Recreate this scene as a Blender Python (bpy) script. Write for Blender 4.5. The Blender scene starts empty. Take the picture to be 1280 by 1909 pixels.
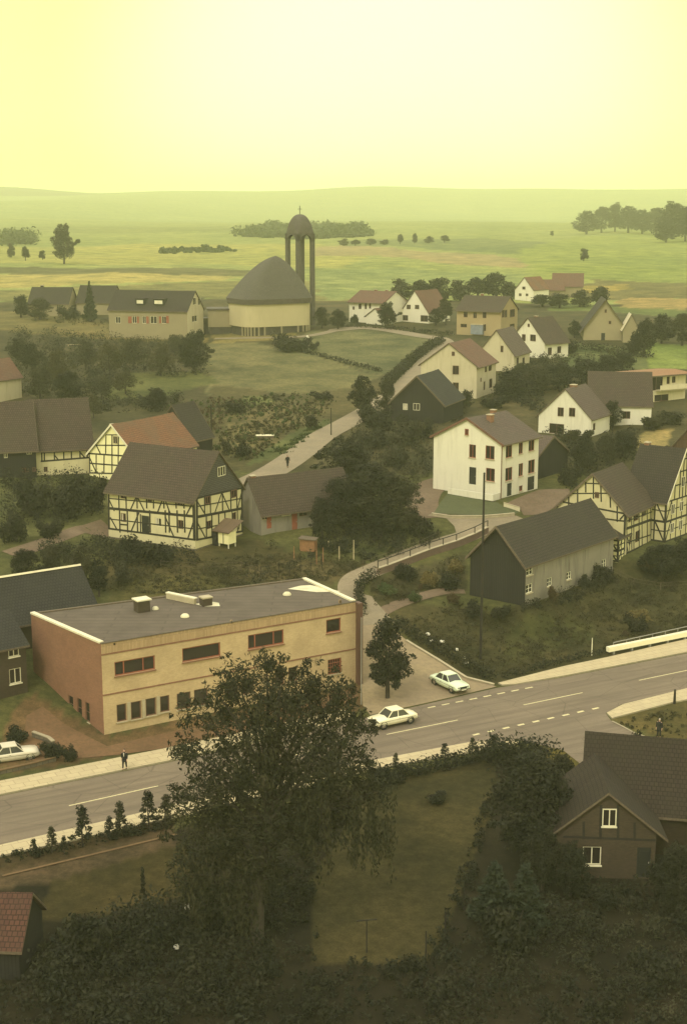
import bpy, bmesh, math, random
import numpy as np
from mathutils import Vector, Matrix
R = math.radians
scene = bpy.context.scene
C = scene.collection

# ---------------------------------------------------------------- camera, sky, sun, exposure
EYE = 43.0                      # looking out of a church tower, metres above the main road
FPX, CX, CY, PITCH = 2651.4, 640.0, 954.5, R(11.8)
cam_d = bpy.data.cameras.new("camera"); cam = bpy.data.objects.new("camera", cam_d); C.objects.link(cam)
cam.location = (0, 0, EYE); cam.rotation_euler = (R(90) - PITCH, 0, 0)
cam_d.sensor_fit = 'VERTICAL'; cam_d.sensor_height = 36.0; cam_d.lens = 50.0
cam_d.clip_start = 0.5; cam_d.clip_end = 20000
scene.camera = cam

SUN_EL, SUN_AZ = R(46), R(205)   # high, behind the camera, veiled by haze
world = bpy.data.worlds.new("World"); scene.world = world; world.use_nodes = True
nt = world.node_tree; nt.nodes.clear()
wo = nt.nodes.new('ShaderNodeOutputWorld'); bg = nt.nodes.new('ShaderNodeBackground')
sky = nt.nodes.new('ShaderNodeTexSky'); sky.sky_type = 'NISHITA'; sky.sun_disc = False
sky.sun_elevation = SUN_EL; sky.sun_rotation = SUN_AZ; sky.dust_density = 6.0; sky.air_density = 1.5
tc = nt.nodes.new('ShaderNodeTexCoord'); sep = nt.nodes.new('ShaderNodeSeparateXYZ')
nt.links.new(tc.outputs['Generated'], sep.inputs[0])
ramp = nt.nodes.new('ShaderNodeValToRGB')         # thin yellow overcast: deeper yellow at the horizon, paler above
nt.links.new(sep.outputs['Z'], ramp.inputs['Fac'])
SKYC = [(0.0, (1.75, 1.72, .48)), (.03, (1.75, 1.7, .47)), (.065, (1.72, 1.67, .52)), (.10, (1.7, 1.65, .50)), (.145, (1.65, 1.58, .46)), (.3, (1.74, 1.67, 1.28)), (1.0, (1.84, 1.75, 1.5))]
while len(ramp.color_ramp.elements) < len(SKYC): ramp.color_ramp.elements.new(.5)
for e, (p, c) in zip(ramp.color_ramp.elements, SKYC): e.position = p; e.color = (*c, 1)
K = 0.12
mulc = nt.nodes.new('ShaderNodeVectorMath'); mulc.operation = 'SCALE'; mulc.inputs['Scale'].default_value = 1.0 / K
nt.links.new(ramp.outputs['Color'], mulc.inputs[0])
# soft mottling of the cloud veil
nz = nt.nodes.new('ShaderNodeTexNoise'); nz.inputs['Scale'].default_value = 3.0; nz.inputs['Detail'].default_value = 3.0
nt.links.new(tc.outputs['Generated'], nz.inputs['Vector'])
mr = nt.nodes.new('ShaderNodeMapRange'); mr.inputs['To Min'].default_value = .90; mr.inputs['To Max'].default_value = 1.10
nt.links.new(nz.outputs['Fac'], mr.inputs['Value'])
mul2 = nt.nodes.new('ShaderNodeVectorMath'); mul2.operation = 'SCALE'
nt.links.new(mulc.outputs[0], mul2.inputs[0]); nt.links.new(mr.outputs[0], mul2.inputs['Scale'])
dv = nt.nodes.new('ShaderNodeVectorMath'); dv.operation = 'DOT_PRODUCT'; dv.inputs[1].default_value = Vector((.035, 1, .07)).normalized(); nt.links.new(tc.outputs['Generated'], dv.inputs[0])
thin = nt.nodes.new('ShaderNodeMapRange'); thin.interpolation_type = 'SMOOTHSTEP'; thin.inputs['From Min'].default_value = .972; thin.inputs['From Max'].default_value = 1.0; thin.inputs['To Max'].default_value = .8; nt.links.new(dv.outputs['Value'], thin.inputs['Value'])
mixp = nt.nodes.new('ShaderNodeMix'); mixp.data_type = 'RGBA'; nt.links.new(thin.outputs[0], mixp.inputs['Factor']); nt.links.new(mul2.outputs[0], mixp.inputs['A']); mixp.inputs['B'].default_value = (1.75 / K, 1.72 / K, 1.08 / K, 1)
mixw = nt.nodes.new('ShaderNodeMix'); mixw.data_type = 'RGBA'; mixw.inputs['Factor'].default_value = .9
nt.links.new(sky.outputs[0], mixw.inputs['A']); nt.links.new(mixp.outputs['Result'], mixw.inputs['B'])
nt.links.new(mixw.outputs['Result'], bg.inputs['Color']); bg.inputs['Strength'].default_value = K
nt.links.new(bg.outputs[0], wo.inputs[0])

sun_d = bpy.data.lights.new("sun", 'SUN'); sun = bpy.data.objects.new("sun", sun_d); C.objects.link(sun)
sun_d.energy = 1.6; sun_d.angle = R(14); sun_d.color = (1, .94, .80)
sdir = Vector((math.sin(SUN_AZ) * math.cos(SUN_EL), math.cos(SUN_AZ) * math.cos(SUN_EL), math.sin(SUN_EL)))
sun.rotation_euler = sdir.to_track_quat('Z', 'Y').to_euler()
sun.location = (-60, -80, 200)

scene.view_settings.view_transform = 'Standard'; scene.view_settings.look = 'None'
scene.view_settings.exposure = 0.0; scene.view_settings.gamma = 1.0
scene.render.engine = 'CYCLES'
scene.cycles.volume_bounces = 2; scene.cycles.max_bounces = 5; scene.cycles.diffuse_bounces = 2
scene.cycles.transparent_max_bounces = 6

# ---------------------------------------------------------------- terrain as a function, and where a line of sight meets it
TAB = [(0, -1), (88, -.5), (102, 0), (121, 0), (127, .8), (135, 2.5), (150, 5), (168, 8), (200, 10), (250, 12), (300, 14), (350, 16), (450, 18),
       (600, 22), (900, 26), (1500, 32), (2200, 38), (3000, 62), (4000, 112), (4600, 122), (7000, 40)]
TX = np.array([t[0] for t in TAB], float); TY = np.array([t[1] for t in TAB], float)
def zt(x, y):
    x = np.asarray(x, float); y = np.asarray(y, float)
    w = np.clip((230 - y) / 80, 0, 1); w = w * w * (3 - 2 * w)
    z = np.interp(y - .58 * np.clip(x, -60, 60) * w, TX, TY)
    far = np.clip((y - 1200) / 1500, 0, 1)
    z = z + far * (10 * np.sin(x * .0021 + y * .0011 + 1.0) + 7 * np.sin(x * .0047 - y * .0016 + 2.2) + 3 * np.sin(x * .011 + .6)) - far * x * .006
    mid = np.clip((y - 230) / 120, 0, 1) * (1 - far)
    z = z + mid * (.5 * np.sin(x * .035 + y * .02) + .35 * np.sin(x * .08 - y * .031))
    return z
PADS = [(21.6, 151.2, 50.5, 8.8, 3.5, 3.3), (31.1, 165.2, 57, 4.3, 4.2, 4.6), (38.6, 169.9, -40, 2.8, 4.0, 4.8), (18.33, 180.94, 50.5, 4.3, 5.2, 8.25), (20.34, 250.94, 66, 5.3, 5.1, 12.0),
        (35.6, 217.9, 58, 3.8, 4.3, 10.2), (-19.1, 158.5, -31, 6.1, 4.5, 7.0), (-26.54, 186.94, 59.2, 6.3, 4.0, 9.3), (-37.9, 187.85, 17, 3.8, 4.2, 9.6), (13.5, 227.9, 68, 5.2, 4.4, 10.9), (41, 299, 38, 3.5, 4.9, 14.0), (33.9, 338.4, -29, 5.6, 5, 15.4)]
PADS = [(x, y, math.cos(R(r)), math.sin(R(r)), hx + .4, hy + .4, z) for x, y, r, hx, hy, z in PADS]      # levelled building plots
_base_zt = zt
def zt(x, y):
    x = np.asarray(x, float); y = np.asarray(y, float); z = _base_zt(x, y)
    for X, Y, c, s, hx, hy, zp in PADS:
        lx = np.abs(c * (x - X) + s * (y - Y)); ly = np.abs(-s * (x - X) + c * (y - Y))
        d = np.hypot(np.maximum(lx - hx, 0), np.maximum(ly - hy, 0)); w = np.clip(1 - d / 3.5, 0, 1); w = w * w * (3 - 2 * w); z = z * (1 - w) + zp * w
    return z
_tx = [t[0] for t in TAB]; _ty = [t[1] for t in TAB]
import bisect
def z1(x, y):                # the same for a single point
    w = min(1, max(0, (230 - y) / 80)); w = w * w * (3 - 2 * w); e = y - .58 * min(60, max(-60, x)) * w
    if e <= _tx[0]: z = _ty[0]
    elif e >= _tx[-1]: z = _ty[-1]
    else: i = bisect.bisect_right(_tx, e) - 1; z = _ty[i] + (_ty[i + 1] - _ty[i]) * (e - _tx[i]) / (_tx[i + 1] - _tx[i])
    far = min(1, max(0, (y - 1200) / 1500))
    z += far * (10 * math.sin(x * .0021 + y * .0011 + 1.0) + 7 * math.sin(x * .0047 - y * .0016 + 2.2) + 3 * math.sin(x * .011 + .6)) - far * x * .006
    m = min(1, max(0, (y - 230) / 120)) * (1 - far); z += m * (.5 * math.sin(x * .035 + y * .02) + .35 * math.sin(x * .08 - y * .031))
    if y < 360:
        for X, Y, c, s, hx, hy, zp in PADS:
            dx, dy = x - X, y - Y
            if abs(dx) + abs(dy) > 26: continue
            a = max(abs(c * dx + s * dy) - hx, 0); b = max(abs(-s * dx + c * dy) - hy, 0); w = 1 - math.hypot(a, b) / 3.5
            if w > 0: w = w * w * (3 - 2 * w); z = z * (1 - w) + zp * w
    return z
def ray(px, py):
    a = (px - CX) / FPX; b = (CY - py) / FPX; c, s = math.cos(PITCH), math.sin(PITCH)
    return Vector((a, c + b * s, -s + b * c))
def at(px, py, lift=0.0):
    d = ray(px, py); t = 40.0
    while t < 9000:
        if EYE + d.z * t < z1(d.x * t, d.y * t) + lift: break
        t *= 1.015
    lo, hi = t / 1.015, t
    for _ in range(22):
        m = (lo + hi) / 2
        if EYE + d.z * m < z1(d.x * m, d.y * m) + lift: hi = m
        else: lo = m
    return Vector((d.x * lo, d.y * lo, EYE + d.z * lo - lift))
def at_z(px, py, z):
    d = ray(px, py); t = (z - EYE) / d.z
    return Vector((d.x * t, d.y * t, z))
def depth(p): return p.y * math.cos(PITCH) - (p.z - EYE) * math.sin(PITCH)
def px2m(n, p): return n * depth(p) / FPX
def crop(s, ox, oy): return lambda *v: tuple(q / s + (ox if i % 2 == 0 else oy) for i, q in enumerate(v))

# ---------------------------------------------------------------- materials
def srgb(*c): return tuple(((v / 255) / 12.92 if v / 255 <= .04045 else ((v / 255 + .055) / 1.055) ** 2.4) for v in c)
MATS = {}
def newmat(name):
    m = bpy.data.materials.new(name); m.use_nodes = True; MATS[name] = m
    return m, m.node_tree, m.node_tree.nodes['Principled BSDF']
def N(t, kind, **kw):
    n = t.nodes.new(kind)
    for k, v in kw.items():
        if k in n.inputs: n.inputs[k].default_value = v
        else: setattr(n, k, v)
    return n
def mixc(t, f, a, b, blend='MIX'):
    m = t.nodes.new('ShaderNodeMix'); m.data_type = 'RGBA'; m.blend_type = blend
    for key, v in (('Factor', f), ('A', a), ('B', b)):
        if isinstance(v, (int, float)): m.inputs[key].default_value = v
        elif isinstance(v, tuple): m.inputs[key].default_value = (*v[:3], 1)
        else: t.links.new(v, m.inputs[key])
    return m.outputs['Result']
def maprange(t, v, a, b, lo=0.0, hi=1.0):
    n = N(t, 'ShaderNodeMapRange'); t.links.new(v, n.inputs['Value'])
    n.inputs['From Min'].default_value = a; n.inputs['From Max'].default_value = b
    n.inputs['To Min'].default_value = lo; n.inputs['To Max'].default_value = hi
    return n.outputs[0]
def noise(t, scale, detail=4, coord=None, rough=.6):
    n = N(t, 'ShaderNodeTexNoise', Scale=scale, Detail=detail, Roughness=rough)
    if coord is not None: t.links.new(coord, n.inputs['Vector'])
    return n.outputs['Fac']
def wpos(t): return N(t, 'ShaderNodeNewGeometry').outputs['Position']
def uvc(t): return N(t, 'ShaderNodeTexCoord').outputs['UV']
def plain(name, c, rough=.8, var=.18, scale=1.2, spec=.3, metal=0.0, fine=9.0):
    m, t, b = newmat(name); p = wpos(t)
    a = noise(t, scale, 5, p); f = noise(t, fine, 3, p)
    k = mixc(t, maprange(t, a, .3, .7), tuple(v * (1 - var) for v in c), tuple(v * (1 + var) for v in c))
    k = mixc(t, maprange(t, f, .3, .7, 0, .35), k, tuple(v * (1 - 1.6 * var) for v in c))
    t.links.new(k, b.inputs['Base Color']); b.inputs['Roughness'].default_value = rough
    b.inputs['Specular IOR Level'].default_value = spec; b.inputs['Metallic'].default_value = metal
    return m
def plaster(name, c, stain=(.3, .25, .16), amt=.35):
    m, t, b = newmat(name); p = wpos(t)
    mp = N(t, 'ShaderNodeMapping'); mp.inputs['Scale'].default_value = (1.6, 1.6, .22); t.links.new(p, mp.inputs['Vector'])
    st = noise(t, 1.0, 5, mp.outputs[0]); bl = noise(t, .45, 4, p); gr = noise(t, 6, 3, p)
    k = mixc(t, maprange(t, st, .52, .78, 0, amt), c, stain)
    k = mixc(t, maprange(t, bl, .35, .75, 0, amt * .6), k, tuple(v * .72 for v in c))
    k = mixc(t, maprange(t, gr, .3, .7, 0, .18), k, tuple(v * .7 for v in c))
    t.links.new(k, b.inputs['Base Color']); b.inputs['Roughness'].default_value = .9; b.inputs['Specular IOR Level'].default_value = .2
    return m
def bricks(name, c1, c2, mortar, w=.25, h=.08, soldier=False, dirt=.35):
    m, t, b = newmat(name); u = uvc(t)
    mp = N(t, 'ShaderNodeMapping'); t.links.new(u, mp.inputs['Vector'])
    br = N(t, 'ShaderNodeTexBrick'); t.links.new(mp.outputs[0], br.inputs['Vector'])
    br.inputs['Scale'].default_value = 1; br.inputs['Brick Width'].default_value = w; br.inputs['Row Height'].default_value = h
    br.inputs['Mortar Size'].default_value = min(w, h) * .09; br.inputs['Bias'].default_value = -.1
    if soldier: br.offset = 0.0
    br.inputs['Color1'].default_value = (*c1, 1); br.inputs['Color2'].default_value = (*c2, 1); br.inputs['Mortar'].default_value = (*mortar, 1)
    p = wpos(t); bl = noise(t, .5, 5, p); gr = noise(t, 5, 4, p)
    k = mixc(t, maprange(t, bl, .35, .75, 0, dirt), br.outputs['Color'], tuple(v * .55 for v in c2))
    k = mixc(t, maprange(t, gr, .35, .75, 0, .3), k, tuple(v * .65 for v in c2))
    t.links.new(k, b.inputs['Base Color']); b.inputs['Roughness'].default_value = .9; b.inputs['Specular IOR Level'].default_value = .2
    return m
def tiles(name, c1, c2, moss, w=.3, h=.33, patch=.5, stripe=.35):
    m, t, b = newmat(name); u = uvc(t)
    br = N(t, 'ShaderNodeTexBrick'); t.links.new(u, br.inputs['Vector'])
    br.inputs['Scale'].default_value = 1; br.inputs['Brick Width'].default_value = w; br.inputs['Row Height'].default_value = h
    br.inputs['Mortar Size'].default_value = .03; br.inputs['Bias'].default_value = 0
    br.inputs['Color1'].default_value = (*c1, 1); br.inputs['Color2'].default_value = (*c2, 1)
    br.inputs['Mortar'].default_value = (*tuple(v * .35 for v in c2), 1)
    p = wpos(t); bl = noise(t, .35, 6, p, .65); sp = noise(t, 2.2, 4, p)
    k = mixc(t, maprange(t, bl, .42, .68, 0, patch), br.outputs['Color'], moss)
    k = mixc(t, maprange(t, sp, .5, .75, 0, stripe), k, tuple(v * .5 for v in c2))
    t.links.new(k, b.inputs['Base Color']); b.inputs['Roughness'].default_value = .85; b.inputs['Specular IOR Level'].default_value = .25
    bp = N(t, 'ShaderNodeBump', Strength=.5, Distance=.04); t.links.new(br.outputs['Fac'], bp.inputs['Height']); bp.invert = True
    t.links.new(bp.outputs[0], b.inputs['Normal'])
    return m
def leafmat(name, c1, c2, c3):
    m, t, b = newmat(name); p = wpos(t)
    g = N(t, 'ShaderNodeNewGeometry'); rnd = g.outputs['Random Per Island']
    big = noise(t, .55, 3, p)
    k = mixc(t, rnd, c1, c2)
    k = mixc(t, maprange(t, big, .4, .68, 0, .7), k, c3)
    t.links.new(k, b.inputs['Base Color']); b.inputs['Roughness'].default_value = .75; b.inputs['Specular IOR Level'].default_value = .15
    tr = N(t, 'ShaderNodeBsdfTranslucent'); t.links.new(k, tr.inputs['Color'])
    ms = N(t, 'ShaderNodeMixShader', Fac=.22); t.links.new(b.outputs[0], ms.inputs[1]); t.links.new(tr.outputs[0], ms.inputs[2])
    t.links.new(ms.outputs[0], t.nodes['Material Output'].inputs['Surface'])
    return m

plaster('white_plaster', (.68, .64, .49), (.33, .28, .19), .38); plaster('cream_plaster', (.50, .44, .29), (.22, .17, .1), .5); plaster('infill_plaster', (.56, .50, .29), amt=.5)
plaster('bright_infill', (.80, .74, .40), amt=.2); plaster('grey_plaster', (.235, .21, .165), (.06, .052, .042), 1.0); plaster('ochre_plaster', (.34, .26, .14), amt=.6)
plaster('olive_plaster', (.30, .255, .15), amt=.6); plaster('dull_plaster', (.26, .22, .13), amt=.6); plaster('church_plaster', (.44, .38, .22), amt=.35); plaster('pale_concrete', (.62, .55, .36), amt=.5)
bricks('yellow_brick', (.56, .42, .235), (.48, .35, .19), (.42, .32, .19), dirt=.5); bricks('soldier_brick', (.47, .33, .18), (.35, .24, .13), (.22, .15, .09), .13, .9, True)
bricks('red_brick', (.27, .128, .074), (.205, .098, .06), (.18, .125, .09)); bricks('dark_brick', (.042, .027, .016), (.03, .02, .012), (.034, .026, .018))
bricks('pink_brick', (.20, .13, .09), (.16, .10, .08), (.15, .12, .09), .4, .2); bricks('stone', (.16, .13, .09), (.11, .09, .065), (.07, .06, .05), .5, .28)
tiles('brown_tile', (.075, .051, .037), (.056, .039, .029), (.05, .043, .026)); tiles('dark_tile', (.044, .034, .027), (.034, .027, .021), (.037, .033, .02))
tiles('black_tile', (.03, .027, .025), (.024, .022, .02), (.032, .03, .024)); tiles('orange_tile', (.22, .10, .052), (.17, .08, .043), (.11, .08, .05), patch=.8)
tiles('red_tile', (.17, .085, .055), (.13, .065, .045), (.09, .065, .045)); tiles('grey_tile', (.115, .082, .066), (.09, .064, .052), (.08, .066, .048))
tiles('slate', (.11, .10, .095), (.085, .078, .075), (.08, .075, .06), .25, .2, .4); tiles('church_slate', (.10, .09, .07), (.085, .075, .06), (.08, .075, .055), .35, .25, .3)
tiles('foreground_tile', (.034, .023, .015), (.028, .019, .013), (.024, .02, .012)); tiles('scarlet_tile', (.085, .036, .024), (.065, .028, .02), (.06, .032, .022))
bricks('dark_boards', (.028, .025, .022), (.022, .02, .018), (.012, .011, .01), .22, 6.0, dirt=.3); bricks('brown_boards', (.10, .06, .035), (.075, .045, .03), (.03, .02, .015), .2, 6.0)
bricks('tin', (.16, .11, .07), (.13, .085, .055), (.06, .045, .03), .16, 8.0)
plain('timber', (.022, .018, .014), var=.3); plain('bark', (.05, .04, .03), var=.35, scale=4); plain('trim_white', (.66, .61, .43), var=.12); plain('frame_brown', (.14, .07, .045), var=.2)
plain('frame_red', (.26, .08, .045), var=.2); plain('frame_white', (.72, .68, .5), var=.1); bricks('roofing_felt', (.122, .096, .074), (.110, .087, .067), (.088, .07, .054), 9.0, 1.0, dirt=.7); bricks('wing_brick', (.070, .050, .033), (.052, .038, .026), (.055, .042, .03))
plain('membrane', (.62, .57, .38), var=.2); plain('brown_metal', (.10, .05, .035), .6, .15); plain('weathered_wood', (.12, .09, .06), var=.3, scale=5); plain('pale_wood', (.42, .34, .2), var=.25, scale=5)
plain('orange_wood', (.24, .12, .055), var=.25, scale=4); plain('door_dark', (.018, .018, .016), .6, .2); plain('concrete', (.40, .34, .22), var=.15); plain('grey_metal', (.3, .28, .24), .5, .1, metal=.3)
plain('stone_white', (.75, .7, .55), var=.2); plain('curtain', (.5, .45, .32), var=.3, scale=3); plain('arcade_dark', (.06, .05, .04), var=.3); plain('tower_concrete', (.082, .072, .058), var=.2)
plain('fascia', (.085, .07, .055), var=.2); plain('skin', (.45, .27, .18), .6, .05); plain('cloth_black', (.012, .012, .013), .9, .2); plain('cloth_dark', (.025, .022, .02), .9, .2)
plain('cloth_pale', (.55, .5, .4), .9, .1); plain('hair_brown', (.03, .02, .013), .7, .2); plain('hair_grey', (.4, .37, .32), .8, .15); plain('rubber', (.018, .017, .016), .8, .2)
plain('paint_white', (.80, .74, .50), .3, .04, spec=.5); plain('paint_mint', (.66, .74, .50), .3, .04, spec=.5); plain('paint_cream', (.60, .54, .40), .35, .05, spec=.5); plain('chrome', (.5, .48, .42), .25, .05, metal=.9)
plain('kerb_stone', (.34, .29, .19), var=.2); plain('road_paint', (.62, .54, .30), var=.25, scale=5)
plain('flower_red', (.45, .06, .06), var=.2); plain('balcony_blue', (.2, .22, .24), var=.2)
def glassmat(name, c, rough):
    m, t, b = newmat(name); b.inputs['Base Color'].default_value = (*c, 1); b.inputs['Roughness'].default_value = rough
    b.inputs['Specular IOR Level'].default_value = .5
    bp = N(t, 'ShaderNodeBump', Strength=.15, Distance=.1); t.links.new(noise(t, 1.5, 2, wpos(t)), bp.inputs['Height']); t.links.new(bp.outputs[0], b.inputs['Normal'])
glassmat('glass', (.022, .017, .014), .12); glassmat('car_glass', (.05, .05, .045), .1)
leafmat('leaf_near', (.026, .028, .016), (.011, .013, .010), (.034, .030, .015)); leafmat('leaf_willow', (.040, .039, .020), (.016, .019, .012), (.046, .038, .018))  # leaf_near is darkened so the foreground shade sits in the leaf colour
leafmat('leaf_dark', (0.026, 0.027, 0.016), (0.018, 0.02, 0.013), (0.034, 0.03, 0.016))
leafmat('leaf_mid', (0.044, 0.043, 0.024), (0.031, 0.031, 0.018), (0.06, 0.052, 0.026))
leafmat('leaf_olive', (.052, .047, .021), (.035, .033, .016), (.070, .057, .024))
leafmat('leaf_green', (.060, .085, .030), (.042, .060, .024), (.085, .10, .035))
leafmat('leaf_yellow', (.15, .12, .045), (.10, .08, .03), (.19, .14, .05))
leafmat('leaf_rust', (.085, .056, .031), (.06, .043, .025), (.095, .07, .034))
leafmat('leaf_conifer', (.028, .036, .022), (.019, .026, .017), (.034, .04, .022))

def surface(name, c1, c2, c3, s1=.5, s2=4.0):
    m, t, b = newmat(name); p = wpos(t)
    k = mixc(t, maprange(t, noise(t, s1, 5, p), .35, .65), c1, c2)
    k = mixc(t, maprange(t, noise(t, s2, 5, p, .7), .42, .7, 0, .7), k, c3)
    t.links.new(k, b.inputs['Base Color']); b.inputs['Roughness'].default_value = .95; b.inputs['Specular IOR Level'].default_value = .15
def worn_asphalt():
    m, t, b = newmat('asphalt'); p = wpos(t); mp = N(t, 'ShaderNodeMapping'); mp.inputs['Rotation'].default_value = (0, 0, -R(28.5)); t.links.new(p, mp.inputs['Vector'])
    m2 = N(t, 'ShaderNodeMapping'); m2.inputs['Scale'].default_value = (.06, 1.1, 1); t.links.new(mp.outputs[0], m2.inputs['Vector'])
    k = mixc(t, maprange(t, noise(t, .18, 5, p), .35, .65), (.198, .156, .108), (.16, .128, .09))
    k = mixc(t, maprange(t, noise(t, 1.0, 5, m2.outputs[0], .7), .42, .64, 0, .75), k, (.105, .082, .06))
    k = mixc(t, maprange(t, noise(t, 4, 5, p, .7), .4, .7, 0, .5), k, (.13, .10, .072))
    v = N(t, 'ShaderNodeTexVoronoi', Scale=.22); v.feature = 'DISTANCE_TO_EDGE'; t.links.new(p, v.inputs['Vector'])
    k = mixc(t, maprange(t, v.outputs['Distance'], .0, .012, .55, 0), k, (.07, .055, .04))
    t.links.new(k, b.inputs['Base Color']); b.inputs['Roughness'].default_value = .9; b.inputs['Specular IOR Level'].default_value = .2
worn_asphalt()
surface('lane_gravel', (.25, .20, .13), (.20, .165, .11), (.16, .13, .085), .3, 3)
surface('yard_asphalt', (.21, .16, .10), (.30, .23, .13), (.165, .13, .085), .14, 2)
def paving():
    m, t, b = newmat('pavement'); p = wpos(t); mp = N(t, 'ShaderNodeMapping'); mp.inputs['Rotation'].default_value = (0, 0, -R(28.5)); t.links.new(p, mp.inputs['Vector'])
    br = N(t, 'ShaderNodeTexBrick'); t.links.new(mp.outputs[0], br.inputs['Vector']); br.offset = .5
    for k, v in (('Scale', 1), ('Brick Width', 1.1), ('Row Height', .8), ('Mortar Size', .025), ('Color1', (.47, .39, .235, 1)), ('Color2', (.42, .345, .21, 1)), ('Mortar', (.25, .20, .12, 1))): br.inputs[k].default_value = v
    k = mixc(t, maprange(t, noise(t, .5, 5, p), .4, .7, 0, .6), br.outputs['Color'], (.36, .30, .19))
    k = mixc(t, maprange(t, noise(t, 4, 4, p, .7), .42, .7, 0, .5), k, (.40, .33, .2))
    t.links.new(k, b.inputs['Base Color']); b.inputs['Roughness'].default_value = .95; b.inputs['Specular IOR Level'].default_value = .15
paving()
surface('soil', (.17, .095, .05), (.13, .075, .04), (.09, .06, .03), .4, 3)
surface('dirt_path', (.17, .12, .08), (.13, .09, .06), (.08, .06, .04), .4, 3)
surface('lawn', (.085, .092, .045), (.07, .076, .038), (.055, .06, .03), .5, 4)
surface('kerb_brown', (.16, .10, .05), (.13, .08, .04), (.09, .06, .03), .5, 4)

# ---------------------------------------------------------------- mesh building helpers
def tag(o, label=None, cat=None, group=None, kind=None):
    if label: o['label'] = label
    if cat: o['category'] = cat
    if group: o['group'] = group
    if kind: o['kind'] = kind
    return o
def empty(name, loc, rz=0.0, label=None, cat=None, group=None):
    o = bpy.data.objects.new(name, None); C.objects.link(o); o.location = loc; o.rotation_euler = (0, 0, rz)
    o.empty_display_size = .5
    return tag(o, label, cat, group)
class MB:
    def __init__(s): s.v = []; s.f = []; s.m = []; s.mats = []
    def mi(s, mat):
        if mat not in s.mats: s.mats.append(mat)
        return s.mats.index(mat)
    def face(s, pts, mat):
        i = len(s.v); s.v += [tuple(p) for p in pts]; s.f.append(tuple(range(i, i + len(pts)))); s.m.append(s.mi(mat))
    def mesh(s, pts, faces, mat):
        i = len(s.v); s.v += [tuple(p) for p in pts]; k = s.mi(mat)
        for f in faces: s.f.append(tuple(q + i for q in f)); s.m.append(k)
    def box(s, lo, hi, mat):
        x0, y0, z0 = lo; x1, y1, z1_ = hi
        s.mesh([(x0, y0, z0), (x1, y0, z0), (x1, y1, z0), (x0, y1, z0), (x0, y0, z1_), (x1, y0, z1_), (x1, y1, z1_), (x0, y1, z1_)],
               [(0, 3, 2, 1), (4, 5, 6, 7), (0, 1, 5, 4), (1, 2, 6, 5), (2, 3, 7, 6), (3, 0, 4, 7)], mat)
    def obox(s, o, a, b, c, mat):      # corner o and three edge vectors
        o, a, b, c = Vector(o), Vector(a), Vector(b), Vector(c)
        P = [o, o + a, o + a + b, o + b, o + c, o + a + c, o + a + b + c, o + b + c]
        F = [(0, 3, 2, 1), (4, 5, 6, 7), (0, 1, 5, 4), (1, 2, 6, 5), (2, 3, 7, 6), (3, 0, 4, 7)]
        if a.cross(b).dot(c) < 0: F = [tuple(reversed(f)) for f in F]
        s.mesh(P, F, mat)
    def prism(s, poly, ext, mat):      # polygon (ccw seen from +ext) extruded by ext
        ext = Vector(ext); n = len(poly); P = [Vector(p) for p in poly]; P += [p + ext for p in P[:n]]
        s.mesh(P, [tuple(reversed(range(n))), tuple(range(n, 2 * n))] + [(i, (i + 1) % n, (i + 1) % n + n, i + n) for i in range(n)], mat)
    def tube(s, pts, rad, mat, seg=8, cap=True):
        pts = [Vector(p) for p in pts]; rings = []
        for i, p in enumerate(pts):
            d = (pts[min(i + 1, len(pts) - 1)] - pts[max(i - 1, 0)]).normalized()
            u = d.cross(Vector((0, 0, 1)) if abs(d.z) < .95 else Vector((1, 0, 0))).normalized(); w = d.cross(u)
            r = rad[i] if isinstance(rad, (list, tuple)) else rad
            rings.append([p + (u * math.cos(2 * math.pi * k / seg) + w * math.sin(2 * math.pi * k / seg)) * r for k in range(seg)])
        P = [q for r_ in rings for q in r_]; F = []
        for i in range(len(pts) - 1):
            for k in range(seg):
                a, b = i * seg + k, i * seg + (k + 1) % seg
                F.append((a, a + seg, b + seg, b))
        if cap: F += [tuple(range(seg)), tuple(reversed(range((len(pts) - 1) * seg, len(pts) * seg)))]
        s.mesh(P, F, mat)
    def lathe(s, prof, mat, seg=16, org=(0, 0, 0), axis='z', sq=1.0):
        P = []; o = Vector(org)
        for r, h in prof:
            for k in range(seg):
                a = 2 * math.pi * k / seg; ca, sa = math.cos(a), math.sin(a)
                q = (r * ca, r * sa, h) if axis == 'z' else (r * ca, h, r * sa)
                P.append(o + Vector(q))
        F = []
        for i in range(len(prof) - 1):
            for k in range(seg):
                a, b = i * seg + k, i * seg + (k + 1) % seg
                F.append((a, b, b + seg, a + seg) if axis == 'z' else (a, a + seg, b + seg, b))
        s.mesh(P, F, mat)
    def build(s, name, parent=None, smooth=False, uv=True, **kw):
        me = bpy.data.meshes.new(name); me.from_pydata(s.v, [], s.f)
        for m in s.mats: me.materials.append(MATS[m])
        me.polygons.foreach_set('material_index', s.m)
        if uv:
            ul = me.uv_layers.new(name='UVMap'); 
            for p in me.polygons:
                n = p.normal
                if abs(n.z) > .97: u, v = Vector((1, 0, 0)), Vector((0, 1, 0))
                else:
                    u = Vector((-n.y, n.x, 0)).normalized(); v = n.cross(u)
                for li in p.loop_indices:
                    co = me.vertices[me.loops[li].vertex_index].co
                    ul.data[li].uv = (co.dot(u), co.dot(v))
        if smooth: me.polygons.foreach_set('use_smooth', [True] * len(me.polygons))
        me.update()
        o = bpy.data.objects.new(name, me); C.objects.link(o)
        if parent: o.parent = parent
        return tag(o, **kw)

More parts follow.
